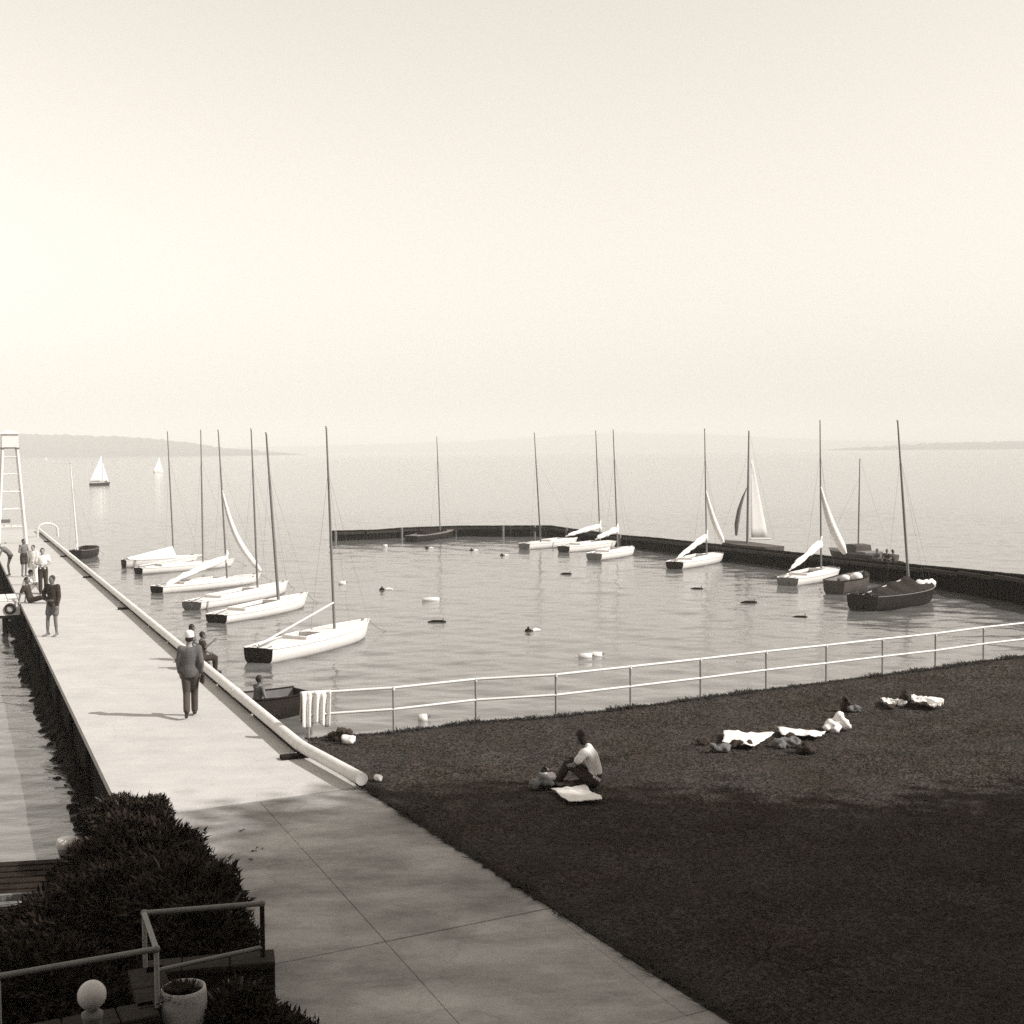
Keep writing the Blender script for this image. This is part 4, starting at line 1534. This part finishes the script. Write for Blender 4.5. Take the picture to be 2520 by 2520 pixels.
# group at the lake side of the pier
G = 'people gathered on the pier'
person('person in dark jersey with bare legs standing nearest in the group on the pier', at(132, 1566, 0), R(160), pose('hip'), 1.06, M_SKIND, 'jacket', M_DCLOTH, 'shorts', M_GCLOTH, True, None, False, G)
person('person in pale shirt and dark shorts standing behind the dark jersey', at(107, 1462, 0), R(200), pose('hands_front'), 1.04, M_SKIN, 'shirt', M_WCLOTH, 'trousers', M_DCLOTH, True, None, True, G)
person('person in dark clothes sitting on the pier with legs stretched out', at(76, 1484, 0), R(-95), pose('legs_out'), 1.0, M_SKIND, 'shirt', M_DCLOTH, 'trousers', M_DCLOTH, True, None, True, G)
person('person in white sitting on the pier behind the one with stretched legs', at(62, 1462, 0), R(-60), pose('knees'), 1.0, M_SKIN, 'shirt', M_WCLOTH, 'trousers', M_WCLOTH, True, None, False, G)
person('slim person standing with a white towel between others on the pier', at(60, 1420, 0), R(-120), pose('hands_front'), .98, M_SKIND, 'vest', M_GCLOTH, 'shorts', M_DCLOTH, True, None, False, G)
person('person bending over at the water edge of the pier, farthest from the walk', at(22, 1418, 0), R(110), pose('bend'), 1.0, M_SKIND, 'vest', M_GCLOTH, 'trunks', M_DCLOTH, True, None, False, G)
person('person in white trousers standing close behind those sitting on the pier', at(84, 1440, 0), R(170), pose('stand'), .97, M_SKIN, 'shirt', M_WCLOTH, 'trousers', M_WCLOTH, True, None, False, G)

# in the grey rowing boat
rbm = rb.matrix_basis
rp = rb.location + Matrix.Rotation(rb.rotation_euler.z, 3, 'Z') @ V((rbL / 2 - 1.2, 0, -.16))
Jr = pose('sit')
person('person with dark hair sitting in the bow of the grey rowing boat', rp, rb.rotation_euler.z + R(90), Jr, .95, M_SKIND, 'vest', M_GCLOTH, 'trousers', M_DCLOTH, True, None, False)

# on the lawn
wp = at(1462, 1936, .03)
Jw = pose('knees')
Jw['look'] = V((.5, .8, -.3))
person('person with dark hair and white shirt sitting on the lawn, knees drawn up', wp, R(78), Jw, .97, M_SKIND, 'shirt', M_WCLOTH, 'trousers', M_DCLOTH, 'long', None, True, voxel=.018)

# three small figures beyond the dark boat, in a boat outside the breakwater
for k, (x, yb, pz, m_) in enumerate(((2163, 1388, 'knees', M_GCLOTH), (2181, 1389, 'knees', M_DCLOTH), (2203, 1391, 'legs_out', M_DCLOTH))):
    q = wall_at(0)
    p = at(x, 1424, WATER)
    zt = up_at(x, yb, p.y + .1).z
    person(['small figure in grey sitting on the breakwater, first of the three there', 'small upright figure in dark sitting on the breakwater, between two others', 'small figure leaning back on the breakwater beside the tall leaning mast'][k], V((p.x, p.y + .1, zt)), R(180 + 40 * (k - 1)), pose(pz), .82, M_SKIND, 'shirt', m_, 'trousers', M_DCLOTH, True, None, False, 'figures sitting on the breakwater', voxel=.03)

# ------------------------------------------------------------------ lawn things


def lawn_pt(px, py):
    return at(px, py, 0.03)


def towel(px_pts, label, m=None, seed=0, bump=.02, name='towel'):
    """cloth spread on the grass, corners surveyed on the lawn"""
    c = [lawn_pt(*p) for p in px_pts]
    o0_ = (c[0] + c[1] + c[2] + c[3]) / 4
    rows = []
    rnd = seed * 7.3
    for i in range(15):
        t = i / 14
        a, b = c[0].lerp(c[3], t), c[1].lerp(c[2], t)
        row = []
        for k in range(19):
            s_ = k / 18
            p = a.lerp(b, s_) - o0_
            e = .06 * (noise.noise(V((s_ * 3, t * 3, rnd + 5))))
            p += V((e, e * .8, 0))
            p.z = .05 + bump * (1 + noise.noise(V((s_ * 5 + rnd, t * 4, rnd))) + .5 * noise.noise(V((s_ * 13, t * 11, rnd))))
            row.append(p)
        rows.append(row)
    o = sheet(rows, -.012, name, m or M_TOWEL)
    o.location = o0_
    tag(o, label, 'towel')
    return o


def heap(px, py, w_, h_, label, m, seed, name='clothes_heap', cat='clothes', d_=None, voxel=.03):
    p = lawn_pt(px, py)
    rnd = random.Random(seed)
    mb = MB()
    for k in range(9):
        a = rnd.uniform(0, 6.28)
        r_ = rnd.uniform(0, .8)
        x, y = math.cos(a) * r_ * w_ / 2, math.sin(a) * r_ * (d_ or w_ * .7) / 2
        q = V((x, y, rnd.uniform(.03, h_ * (1 - r_ * .6))))
        q2 = q + V((rnd.uniform(-.2, .2) * w_, rnd.uniform(-.15, .15) * w_, rnd.uniform(-.02, .03)))
        q2.z = max(q2.z, .03)
        cap(mb, q, q2, rnd.uniform(.045, .08) * min(1.3, h_ / .15), rnd.uniform(.03, .06), 8)
    o = remesh(mb, name, m, None, voxel, 1)
    for q in o.data.vertices:
        u_ = q.co * 9 + V((seed * 3.1, 0, 0))
        q.co += q.normal * (.035 * noise.noise(u_) + .025 * noise.noise(u_ * 2.7)) * min(1.2, h_ / .15) * (.35 if name == 'bundle' else 1)
        q.co.z = max(q.co.z, -.02)
    o.location = p
    tag(o, label, cat)
    return o


towel([(1352, 1952), (1440, 1944), (1482, 1978), (1405, 1984)], 'white towel spread on the lawn beside the person in white', None, 1)
towel([(1365, 1936), (1432, 1932), (1446, 1941), (1372, 1946)], 'dark cloth strip on the grass between the white towel and the seated person', M_DCLOTH, 2, .03)
heap(1334, 1940, .42, .20, 'rumpled pale clothes and shoes on the grass before the seated person', M_GCLOTH, 3)
heap(1352, 1932, .30, .22, 'small white bag standing on the grass between clothes heap and dark cloth', M_WCLOTH, 4, 'bag', 'bag')
heap(1345, 1926, .18, .2, 'pair of dark upturned shoes behind the rumpled pale clothes', M_SHOE, 5, 'shoes', 'shoes')

towel([(1778, 1838), (1856, 1848), (1904, 1816), (1782, 1808)], 'larger white towel on the lawn, dark garment along its near edge', None, 6, .04)
heap(1822, 1841, .62, .13, 'dark garment lying along the near edge of the larger white towel', M_DCLOTH, 7, d_=.2)
heap(1772, 1850, .45, .17, 'light and dark clothes bundle at the corner of the larger white towel', M_GCLOTH, 8)
heap(1733, 1832, .28, .12, 'small dark bag alone beside the larger white towel', M_DCLOTH, 9, 'bag', 'bag')
towel([(1924, 1819), (2020, 1823), (2032, 1812), (1912, 1800)], 'narrow white towel on the lawn, stretched beside the larger one', None, 10, .04)
heap(1935, 1838, .55, .18, 'pale clothes piled at the near corner of the narrow white towel', M_GCLOTH, 11)
heap(1950, 1832, .22, .22, 'black bag standing behind the pale clothes by the narrow towel', M_DCLOTH, 12, 'bag', 'bag')
heap(1980, 1855, .42, .2, 'dark jacket thrown on the grass in front of the narrow white towel', M_DCLOTH, 13)
heap(2046, 1802, .42, .22, 'low white bundle on the lawn, touching a rounder white bundle', M_TOWEL, 14, 'bundle', 'bundle')
heap(2066, 1796, .34, .36, 'round upright white bundle on the lawn beside a low one', M_TOWEL, 15, 'bundle', 'bundle')
heap(2082, 1751, .40, .26, 'dark brown bag on the grass between railing and white bundles', M_DCLOTH, 16, 'bag', 'bag')
heap(2103, 1752, .30, .14, 'grey shoes lying next to the dark brown bag', M_GCLOTH, 17, 'shoes', 'shoes')
towel([(2172, 1740), (2204, 1745), (2208, 1735), (2168, 1727)], 'small white towel with dark edge, near a long crumpled white one', None, 18, .05)
heap(2190, 1745, .35, .1, 'dark strap bag in front of the small white towel', M_DCLOTH, 19, 'bag', 'bag', .15)
heap(2220, 1738, .14, .14, 'tiny white ball shaped bundle between small and long white towels', M_TOWEL, 20, 'bundle', 'bundle', None, .02)
heap(2231, 1738, .26, .3, 'dark upright bag between the tiny bundle and the long towel', M_DCLOTH, 21, 'bag', 'bag')
towel([(2245, 1744), (2318, 1755), (2322, 1742), (2240, 1724)], 'long crumpled white towel, last along the lawn towards the breakwater end', None, 22, .10)
heap(838, 1822, .45, .30, 'dark clothes and bag heaped at the lawn corner by the railing', M_DCLOTH, 23)
heap(862, 1830, .30, .16, 'small white cloth bundle beside the dark heap at the lawn corner', M_TOWEL, 24, 'bundle', 'bundle')
heap(935, 1922, .14, .07, 'scrap of white paper on the grass near the pipe end', M_TOWEL, 25, 'paper', 'paper', None, .02)

# ------------------------------------------------------------------ grass (one mass of blades)
N = 170000
cand = []
wl = [(p[0], p[1]) for p in lp]
LP = np.array(wl)


def inside(x, y):
    res = np.zeros(len(x), bool)
    j = len(LP) - 1
    for i in range(len(LP)):
        xi, yi, xj, yj = LP[i][0], LP[i][1], LP[j][0], LP[j][1]
        c = ((yi > y) != (yj > y)) & (x < (xj - xi) * (y - yi) / (yj - yi + 1e-12) + xi)
        res ^= c
        j = i
    return res


px_, py_ = [], []
tot = 0
while tot < N:
    y = 8.5 * np.exp(rng.random(400000) * math.log(36 / 8.5))     # thinner with distance
    x = (rng.random(400000) * 2 - 1) * 1.05 * (y * .43 + 1)
    k = inside(x, y) & (x > -5)
    px_.append(x[k]); py_.append(y[k])
    tot += k.sum()
gx, gy = np.concatenate(px_)[:N], np.concatenate(py_)[:N]
# extra tufts along the water edge
ex, ey = [], []
for a, b in zip(LAWN_EDGE[:-2], LAWN_EDGE[1:-1]):
    n = int((b - a).length * 260)
    t = rng.random(n)
    ex.append(a.x + (b.x - a.x) * t + rng.normal(0, .05, n)); ey.append(a.y + (b.y - a.y) * t - np.abs(rng.normal(0, .06, n)))
for a, b in zip(PAV_R[:4], PAV_R[1:5]):
    n = int((b - a).length * 300)
    t = rng.random(n)
    ex.append(a.x + (b.x - a.x) * t + np.abs(rng.normal(0, .05, n)) - .035 - .05 * np.clip(np.sin(t * 37) + np.sin(t * 91 + 1), 0, 2) * rng.random(n)); ey.append(a.y + (b.y - a.y) * t)
ne = sum(len(q) for q in ex)
gx = np.concatenate([gx] + ex); gy = np.concatenate([gy] + ey)
n = len(gx)
clump = np.array([noise.noise(V((a * 1.1, b * 1.1, 0))) + .6 * noise.noise(V((a * 3.1, b * 3.1, 4))) for a, b in zip(gx, gy)])
ht = (.012 + .014 * rng.random(n)) * (1 + .3 * clump)
ht = np.clip(ht, .012, .10) * (1 + .012 * gy)
ht[-ne:] *= 1.5 + 1.6 * np.clip(clump[-ne:] + .3, 0, 1)
wd = (.007 + .008 * rng.random(n)) * (.5 + gy / 13)
th = rng.random(n) * 6.283
lean = rng.normal(0, 1.3, (n, 2)) * ht[:, None]
v = np.zeros((n, 3, 3))
v[:, 0, 0] = gx - np.cos(th) * wd; v[:, 0, 1] = gy - np.sin(th) * wd
v[:, 1, 0] = gx + np.cos(th) * wd; v[:, 1, 1] = gy + np.sin(th) * wd
v[:, :2, 2] = .012
v[:, 2, 0] = gx + lean[:, 0]; v[:, 2, 1] = gy + lean[:, 1]; v[:, 2, 2] = .02 + ht
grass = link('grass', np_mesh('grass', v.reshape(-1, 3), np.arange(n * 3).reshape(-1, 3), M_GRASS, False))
tag(grass, kind='stuff')

# ------------------------------------------------------------------ shrubs on the bank


def shrub(label, c, r, n, seed, spike=.24, group='dark shrubs on the bank'):
    """evergreen shrub: stems, and sprays of narrow needles-leaves through the volume"""
    rg = np.random.default_rng(seed)
    root = empty('shrub', c)
    tag(root, label, 'shrub', group)
    st = MB()
    for k in range(9):
        a = rg.uniform(0, 6.28)
        e = V((math.cos(a) * r[0] * rg.uniform(.3, .8), math.sin(a) * r[1] * rg.uniform(.3, .8), r[2] * rg.uniform(.6, 1.3)))
        st.tube([(0, 0, -.3), e * .5 + V((0, 0, .1)), e], [.04, .025, .01], 6)
    st.build('stem', M_BARK, root)
    n = int(n * 1.5)
    # sprays: base point in the volume, pointing outwards and up
    d = rg.normal(size=(n, 3)); d[:, 2] = np.abs(d[:, 2]) * 1.1 - .18
    d /= np.linalg.norm(d, axis=1)[:, None]
    lump = np.array([noise.noise(V(q * 2.3 + seed)) + .5 * noise.noise(V(q * 5.1 + seed)) for q in d])
    rad = (1 + .30 * lump) * rg.uniform(.62, 1.0, n) ** .5
    base = d * rad[:, None] * np.array(r)
    dr = d * .75 + rg.normal(0, .38, (n, 3)); dr[:, 2] += .35
    dr /= np.linalg.norm(dr, axis=1)[:, None]
    L = spike * .8 * rg.uniform(.45, 1.25, n)
    vs_, fs_ = [], []
    M = 5
    P = np.zeros((n, M, 3, 3))
    for k in range(M):                      # each spray is a shoot of five narrow leaves
        sd = rg.normal(size=(n, 3))
        sd -= dr * (sd * dr).sum(1)[:, None]
        sd /= np.linalg.norm(sd, axis=1)[:, None]
        b0_ = base + dr * (L * k * .2)[:, None]
        tip = b0_ + (dr * .8 + sd * .55) * (L * .55)[:, None]
        wv = np.cross(dr, sd) * (L * .12)[:, None]
        P[:, k, 0] = b0_ - wv; P[:, k, 1] = b0_ + wv; P[:, k, 2] = tip
    f = np.arange(n * M * 3).reshape(-1, 3)
    o = link('foliage', np_mesh('foliage', P.reshape(-1, 3), f, M_LEAF, False), root)
    # dark heart of twigs so that the shrub is not see-through
    hb = MB()
    rings = []
    for i in range(9):
        a = math.pi * (i + .5) / 9
        rings.append([V((r[0] * .72 * math.sin(a) * math.cos(b), r[1] * .72 * math.sin(a) * math.sin(b), max(-.25, -r[2] * .75 * math.cos(a)))) * (1 + .2 * noise.noise(V((math.cos(b) * 2, math.sin(b) * 2, i * .5 + seed)))) for b in [2 * math.pi * k / 14 for k in range(14)]])
    hb.loft(rings)
    hb.build('twig_mass', M_LEAF, root)
    return root


def ground_shrub(label, px, py, r, n, seed, z=0.0, spike=.24):
    p = at(px, py, z)
    return shrub(label, p, r, n, seed, spike)


ground_shrub('low dark shrub at the joint of pier and walk, the farthest of the shrubs', 300, 2035, (.5, .45, .36), 2000, 1, -.12, .15)
ground_shrub('upright dark shrub tuft rising at the walk edge over the pale slab corner', 385, 2040, (.17, .2, .42), 800, 2, -.05, .15)
ground_shrub('large spreading dark evergreen shrub along the walk edge', 340, 2175, (.85, .95, .68), 6500, 3, -.15, .20)
ground_shrub('dark evergreen shrub pushing over the walk beside the grey hand rail', 455, 2285, (.62, .80, .66), 4600, 4, -.1, .20)
ground_shrub('broad dark shrub low on the bank above the water', 290, 2175, (.7, .7, .5), 4000, 5, -.45, .2)
ground_shrub('dark shrub behind the white capped post', 282, 2085, (.38, .5, .42), 2200, 6, -.6, .17)
ground_shrub('big dark shrub behind the lower hand rail', 180, 2350, (1.0, .7, .60), 5200, 7, -.5, .2)
ground_shrub('dark shrub filling the corner between both hand rails', 300, 2290, (.8, .7, .62), 4200, 8, -.3, .2)
ground_shrub('dark shrub inside the angle of the hand rail, against the stone wall', 510, 2375, (.50, .42, .62), 3000, 12, -.05, .17)
ground_shrub('small dark shrub on the walk in front of the low stone wall', 690, 2600, (.36, .30, .30), 1500, 9, -.1, .13)
ground_shrub('dark shrub at the foot of the stone wall below the hand rail', 580, 2585, (.42, .30, .50), 2200, 10, -.1, .16)
ground_shrub('dark shrub under the lower hand rail, next to the cream ball post', 90, 2540, (.8, .5, .75), 3800, 11, -.1, .18)

# ------------------------------------------------------------------ stone wall with grey pipe hand rail
RZ_, WZ = 0.98, 0.45
P1, P2, P3, P4 = up_at(645, 2240, 12.44), up_at(355, 2265, 12.2), up_at(385, 2355, 11.3), up_at(-5, 2426, 10.72)
P2.z = P3.z = P4.z = P1.z = RZ_
P5 = P4 + (P4 - P3) * .6
hr = empty('hand_rail', (P1.x, P1.y, WZ))
tag(hr, 'grey pipe hand rail with a step in it, on the low stone wall', 'hand rail')
H0 = Vector(hr.location)
for a, b in ((P1, P2), (P2, P3), (P3, P5)):
    MB().tube([a - H0, b - H0], .027, 12).build('rail_pipe', M_GREYPIPE, hr)
for p in (P1, P2, P3, P4):
    ell_ = MB()
    ell_.lathe([(.005, -.036), (.026, -.026), (.036, 0), (.026, .026), (.005, .036)], p - H0, 12)
    ell_.build('elbow', M_GREYPIPE, hr)
    MB().tube([(p.x - H0.x, p.y - H0.y, 0), (p.x - H0.x, p.y - H0.y, RZ_ - WZ)], .024, 10).build('post', M_POST if p is not P1 else M_DARKWOOD, hr)
lo = V((0, 0, -(RZ_ - WZ) + .09))
dpl = (P3 - P4).normalized()
q0, q1 = P1 - H0 + lo, up_at(392, 2394, 11.9) - H0
MB().tube([q0, V((q1.x, q1.y, q0.z))], .022, 10).build('lower_pipe', M_GREYPIPE, hr)
wall_ = empty('stone_wall', (P1.x, P1.y, 0))
tag(wall_, 'low dark stone wall carrying the grey hand rail', 'wall')
W0 = Vector(wall_.location)
rs = random.Random(5)
for a, b in ((P1 + (P1 - P2).normalized() * .12, P2), (P2, P3), (P3, P5)):
    d = (b - a)
    d.z = 0
    ln = d.length
    rot = Matrix.Rotation(math.atan2(d.y, d.x), 3, 'Z')
    s_ = 0.0
    while s_ < ln - .02:                        # coping stones over roughly coursed blocks
        w2 = min(rs.uniform(.34, .5), ln - s_)
        c = a + d.normalized() * (s_ + w2 / 2) - W0
        MB().box((c.x, c.y, WZ - .035), (w2 - .012, .34, .07), rot, 0, .012).build('coping_stone', M_STONE, wall_)
        s_ += w2
    for row in range(4):
        z0 = -.55 + row * .235
        s_ = 0.0 if row % 2 else -.2
        while s_ < ln - .02:
            w2 = rs.uniform(.3, .48)
            s0, s1 = max(0, s_), min(ln, s_ + w2)
            s_ += w2
            if s1 - s0 < .05:
                continue
            c = a + d.normalized() * ((s0 + s1) / 2) - W0
            MB().box((c.x, c.y, z0 + .1175), (s1 - s0 - .014, .26 + rs.uniform(-.015, .015), .223), rot, 0, .014).build('stone', M_STONE, wall_)

# white planter, cream ball on a post, white capped post
up_ = up_at(452, 2470, 11.45)
ULOW = -.17
urn = empty('planter', (up_.x, up_.y, ULOW))
tag(urn, 'white rounded cement planter with dark earth, below the hand rail', 'planter')
MB().lathe([(.10, -.05), (.15, -.04), (.16, .0), (.175, .15), (.20, .35), (.215, .55), (.205, .70), (.20, .735), (.18, .735), (.17, .66), (.01, .65)], n=32).build('bowl', M_URN, urn)
MB().lathe([(.01, .68), (.10, .685), (.172, .665), (.172, .60)], n=24).build('earth', M_BANK, urn)
sp_ = MB()
rs = random.Random(8)
for k in range(420):
    a, rr_ = rs.uniform(0, 6.28), rs.uniform(0, .145)
    b = V((math.cos(a) * rr_, math.sin(a) * rr_, .68))
    t = b + V((math.cos(a) * .13 - .06, math.sin(a) * .12 - .02, rs.uniform(.02, .12) if rr_ < .12 else rs.uniform(-.05, .07)))
    s_ = V((-math.sin(a), math.cos(a), 0)) * .012
    sp_.add([b - s_, b + s_, t], [(0, 1, 2)])
sp_.build('foliage', M_LEAF, urn)
bp_ = up_at(226, 2449, 10.5)
ball = empty('ball_post', (bp_.x, bp_.y, 0))
tag(ball, 'cream ball on a round post below the lower hand rail', 'post')
zc = bp_.z
MB().lathe([(.118 * math.cos(a), zc + .122 * math.sin(a)) for a in np.linspace(-1.35, 1.57, 16)], n=28).build('ball', M_BALL, ball)
MB().lathe([(.075, -.1), (.075, zc - .20), (.088, zc - .185), (.088, zc - .15), (.05, zc - .13), (.05, zc - .10)], n=20).build('shaft', M_PALEPOST, ball)
wp_ = up_at(164, 2068, 18.6)
wpst = empty('capped_post', (wp_.x, wp_.y, -1.1))
tag(wpst, 'short white capped post standing between the water and the shrubs', 'post')
zt = wp_.z + 1.1
MB().lathe([(.09, -.4), (.10, zt - .30), (.125, zt - .16), (.13, zt - .10)], n=20).build('shaft', M_PALEPOST, wpst)
MB().lathe([(.128, zt - .11), (.145, zt - .10), (.145, zt - .01), (.13, zt + .03), (.01, zt + .04)], n=20).build('cap', M_WHITE2, wpst)

# dark timber landing at the water's edge
dk0 = at(60, 2165, -.78)
dock = empty('timber_landing', (dk0.x, dk0.y, -.78), .16)
tag(dock, 'dark timber landing with gaps between its boards at the bank', 'landing')
for k in range(6):
    MB().box((-.5, .75 - k * .27, 0), (3.2, .19, .05), Matrix.Rotation(random.uniform(-.01, .01), 3, 'Z'), 0, .008).build('board', M_DARKWOOD, dock)
MB().box((-.5, -.80, .02), (3.1, .05, .10), None, 0, .008).build('edge_board', M_PALEPOST, dock)
MB().box((1.06, .0, -.05), (.05, 1.7, .12), None, 0, .008).build('edge_board', M_DARKWOOD, dock)
for x in (-1.9, .9):
    for y in (-.7, .7):
        MB().tube([(x, y, -1.2), (x, y, -.03)], .06, 8).build('pile', M_DARKWOOD, dock)

# small leaves and stones lying on the walk
lit = MB()
rs = random.Random(12)
for x, y in ((600, 2042), (618, 2115), (640, 2085), (628, 2095)):
    p = at(x, y, .012)
    for k in range(2):
        q = p + V((rs.uniform(-.05, .05), rs.uniform(-.05, .05), 0))
        a = rs.uniform(0, 6.28)
        u1, u2 = V((math.cos(a), math.sin(a), .1)) * .035, V((-math.sin(a), math.cos(a), .25)) * .02
        lit.add([q - u1, q + u2, q + u1, q - u2 + V((0, 0, .012))], [(0, 1, 2, 3)])
lit_o = lit.build('fallen_leaves', M_BANK)
tag(lit_o, kind='stuff')

# ------------------------------------------------------------------ tall trees beside the lawn that shade the walk


def tree(label, loc, H, cr, seed, proto=None, n=17000):
    root = empty('elm_tree', loc, seed * 1.3)
    tag(root, label, 'tree', 'tall trees shading the lawn')
    rg = np.random.default_rng(seed)
    tr = MB()
    tr.tube([(0, 0, -.3), (.1, 0, H * .2), (.0, .1, H * .42), (.1, 0, H * .7)], [.42, .34, .28, .12], 12)
    for k in range(10):
        a = rg.uniform(0, 6.28)
        z0 = H * rg.uniform(.3, .6)
        e = V((math.cos(a) * cr * .75, math.sin(a) * cr * .75, z0 + H * rg.uniform(.12, .3)))
        tr.tube([(0, 0, z0), V((0, 0, z0)).lerp(e, .5) + V((0, 0, .3)), e], [.14, .09, .03], 6)
    tr.build('trunk', M_BARK, root)
    cz = H * .66
    nc = 60
    cc_ = rg.normal(size=(nc, 3))
    cc_ /= np.linalg.norm(cc_, axis=1)[:, None]
    cc_ *= (rg.uniform(.2, 1, nc) ** .4)[:, None] * np.array([cr * .82, cr * .82, H * .28])
    k = rg.integers(0, nc, n)
    off_ = rg.normal(size=(n, 3)) * np.array([.9, .9, .7]) * cr * .20
    c = cc_[k] + off_
    c[:, 2] += cz
    a = rg.normal(size=(n, 3)); a /= np.linalg.norm(a, axis=1)[:, None]
    b = rg.normal(size=(n, 3)); b -= a * (a * b).sum(1)[:, None]; b /= np.linalg.norm(b, axis=1)[:, None]
    s_ = rg.uniform(.16, .30, n)[:, None]
    P = np.stack([c - a * s_, c + b * s_ * .6, c + a * s_, c - b * s_ * .6], 1)
    link('crown', np_mesh('crown', P.reshape(-1, 3), np.arange(n * 4).reshape(-1, 4), M_TLEAF, False), root)
    return root


TREES = [(16.5, 10.8, 15.0, 5.2), (21.0, 10.7, 21.0, 5.2), (13.5, 5.0, 18.0, 4.8), (20.0, 13.9, 11.0, 4.2), (27.0, 7.0, 23.0, 5.6), (19.5, 4.0, 22.0, 5.2), (14.0, -2.0, 17.0, 5.0), (25.0, -3.5, 22.0, 6.0), (10.5, -8.5, 16.0, 5.0)]
for k, (x, y, H, cr) in enumerate(TREES):
    tree('tall leafy tree beside the lawn whose crown throws the broad shade', (x, y, 0), H, cr, k + 1)

# ------------------------------------------------------------------ unseen house added behind the camera to block sky light
M_BRICK = mat('house_brick', 0.13, 0.9, 0.3, 3.0, 0.3, 30)
M_GLASS = mat('window_glass', 0.02, 0.1)
house = empty('sky_blocking_house', (8, -3.2, 0))
tag(house, 'unseen brick house added behind the walk to block sky light', 'building')
MB().box((0, -7.2, 6.2), (52, 14, 13.4)).build('wall', M_BRICK, house)
MB().loft([[Vector((x, y, z)) for x, y, z in ((-26.6, .5, 12.91), (26.6, .5, 12.91), (26.6, -14.9, 12.91), (-26.6, -14.9, 12.91))], [Vector((x, y, z)) for x, y, z in ((-20, -6.5, 17), (20, -6.5, 17), (20, -8, 17), (-20, -8, 17))]], 0, True, False).build('roof', M_DARKWOOD, house)
for fl in range(3):
    for k in range(13):
        x = -24 + k * 4
        wv = MB().box((x, -.17, 2.2 + fl * 4), (1.5, .12, 2.1), None, 0, .01).build('window', M_WHITE2, house)
        MB().box((x, -.09, 2.2 + fl * 4), (1.3, .02, 1.9)).build('pane', M_GLASS, wv)
MB().box((-8, 1.6, 3.55), (14, 3.4, .3), None, 0, .02).build('balcony', M_SEAWALL, house)
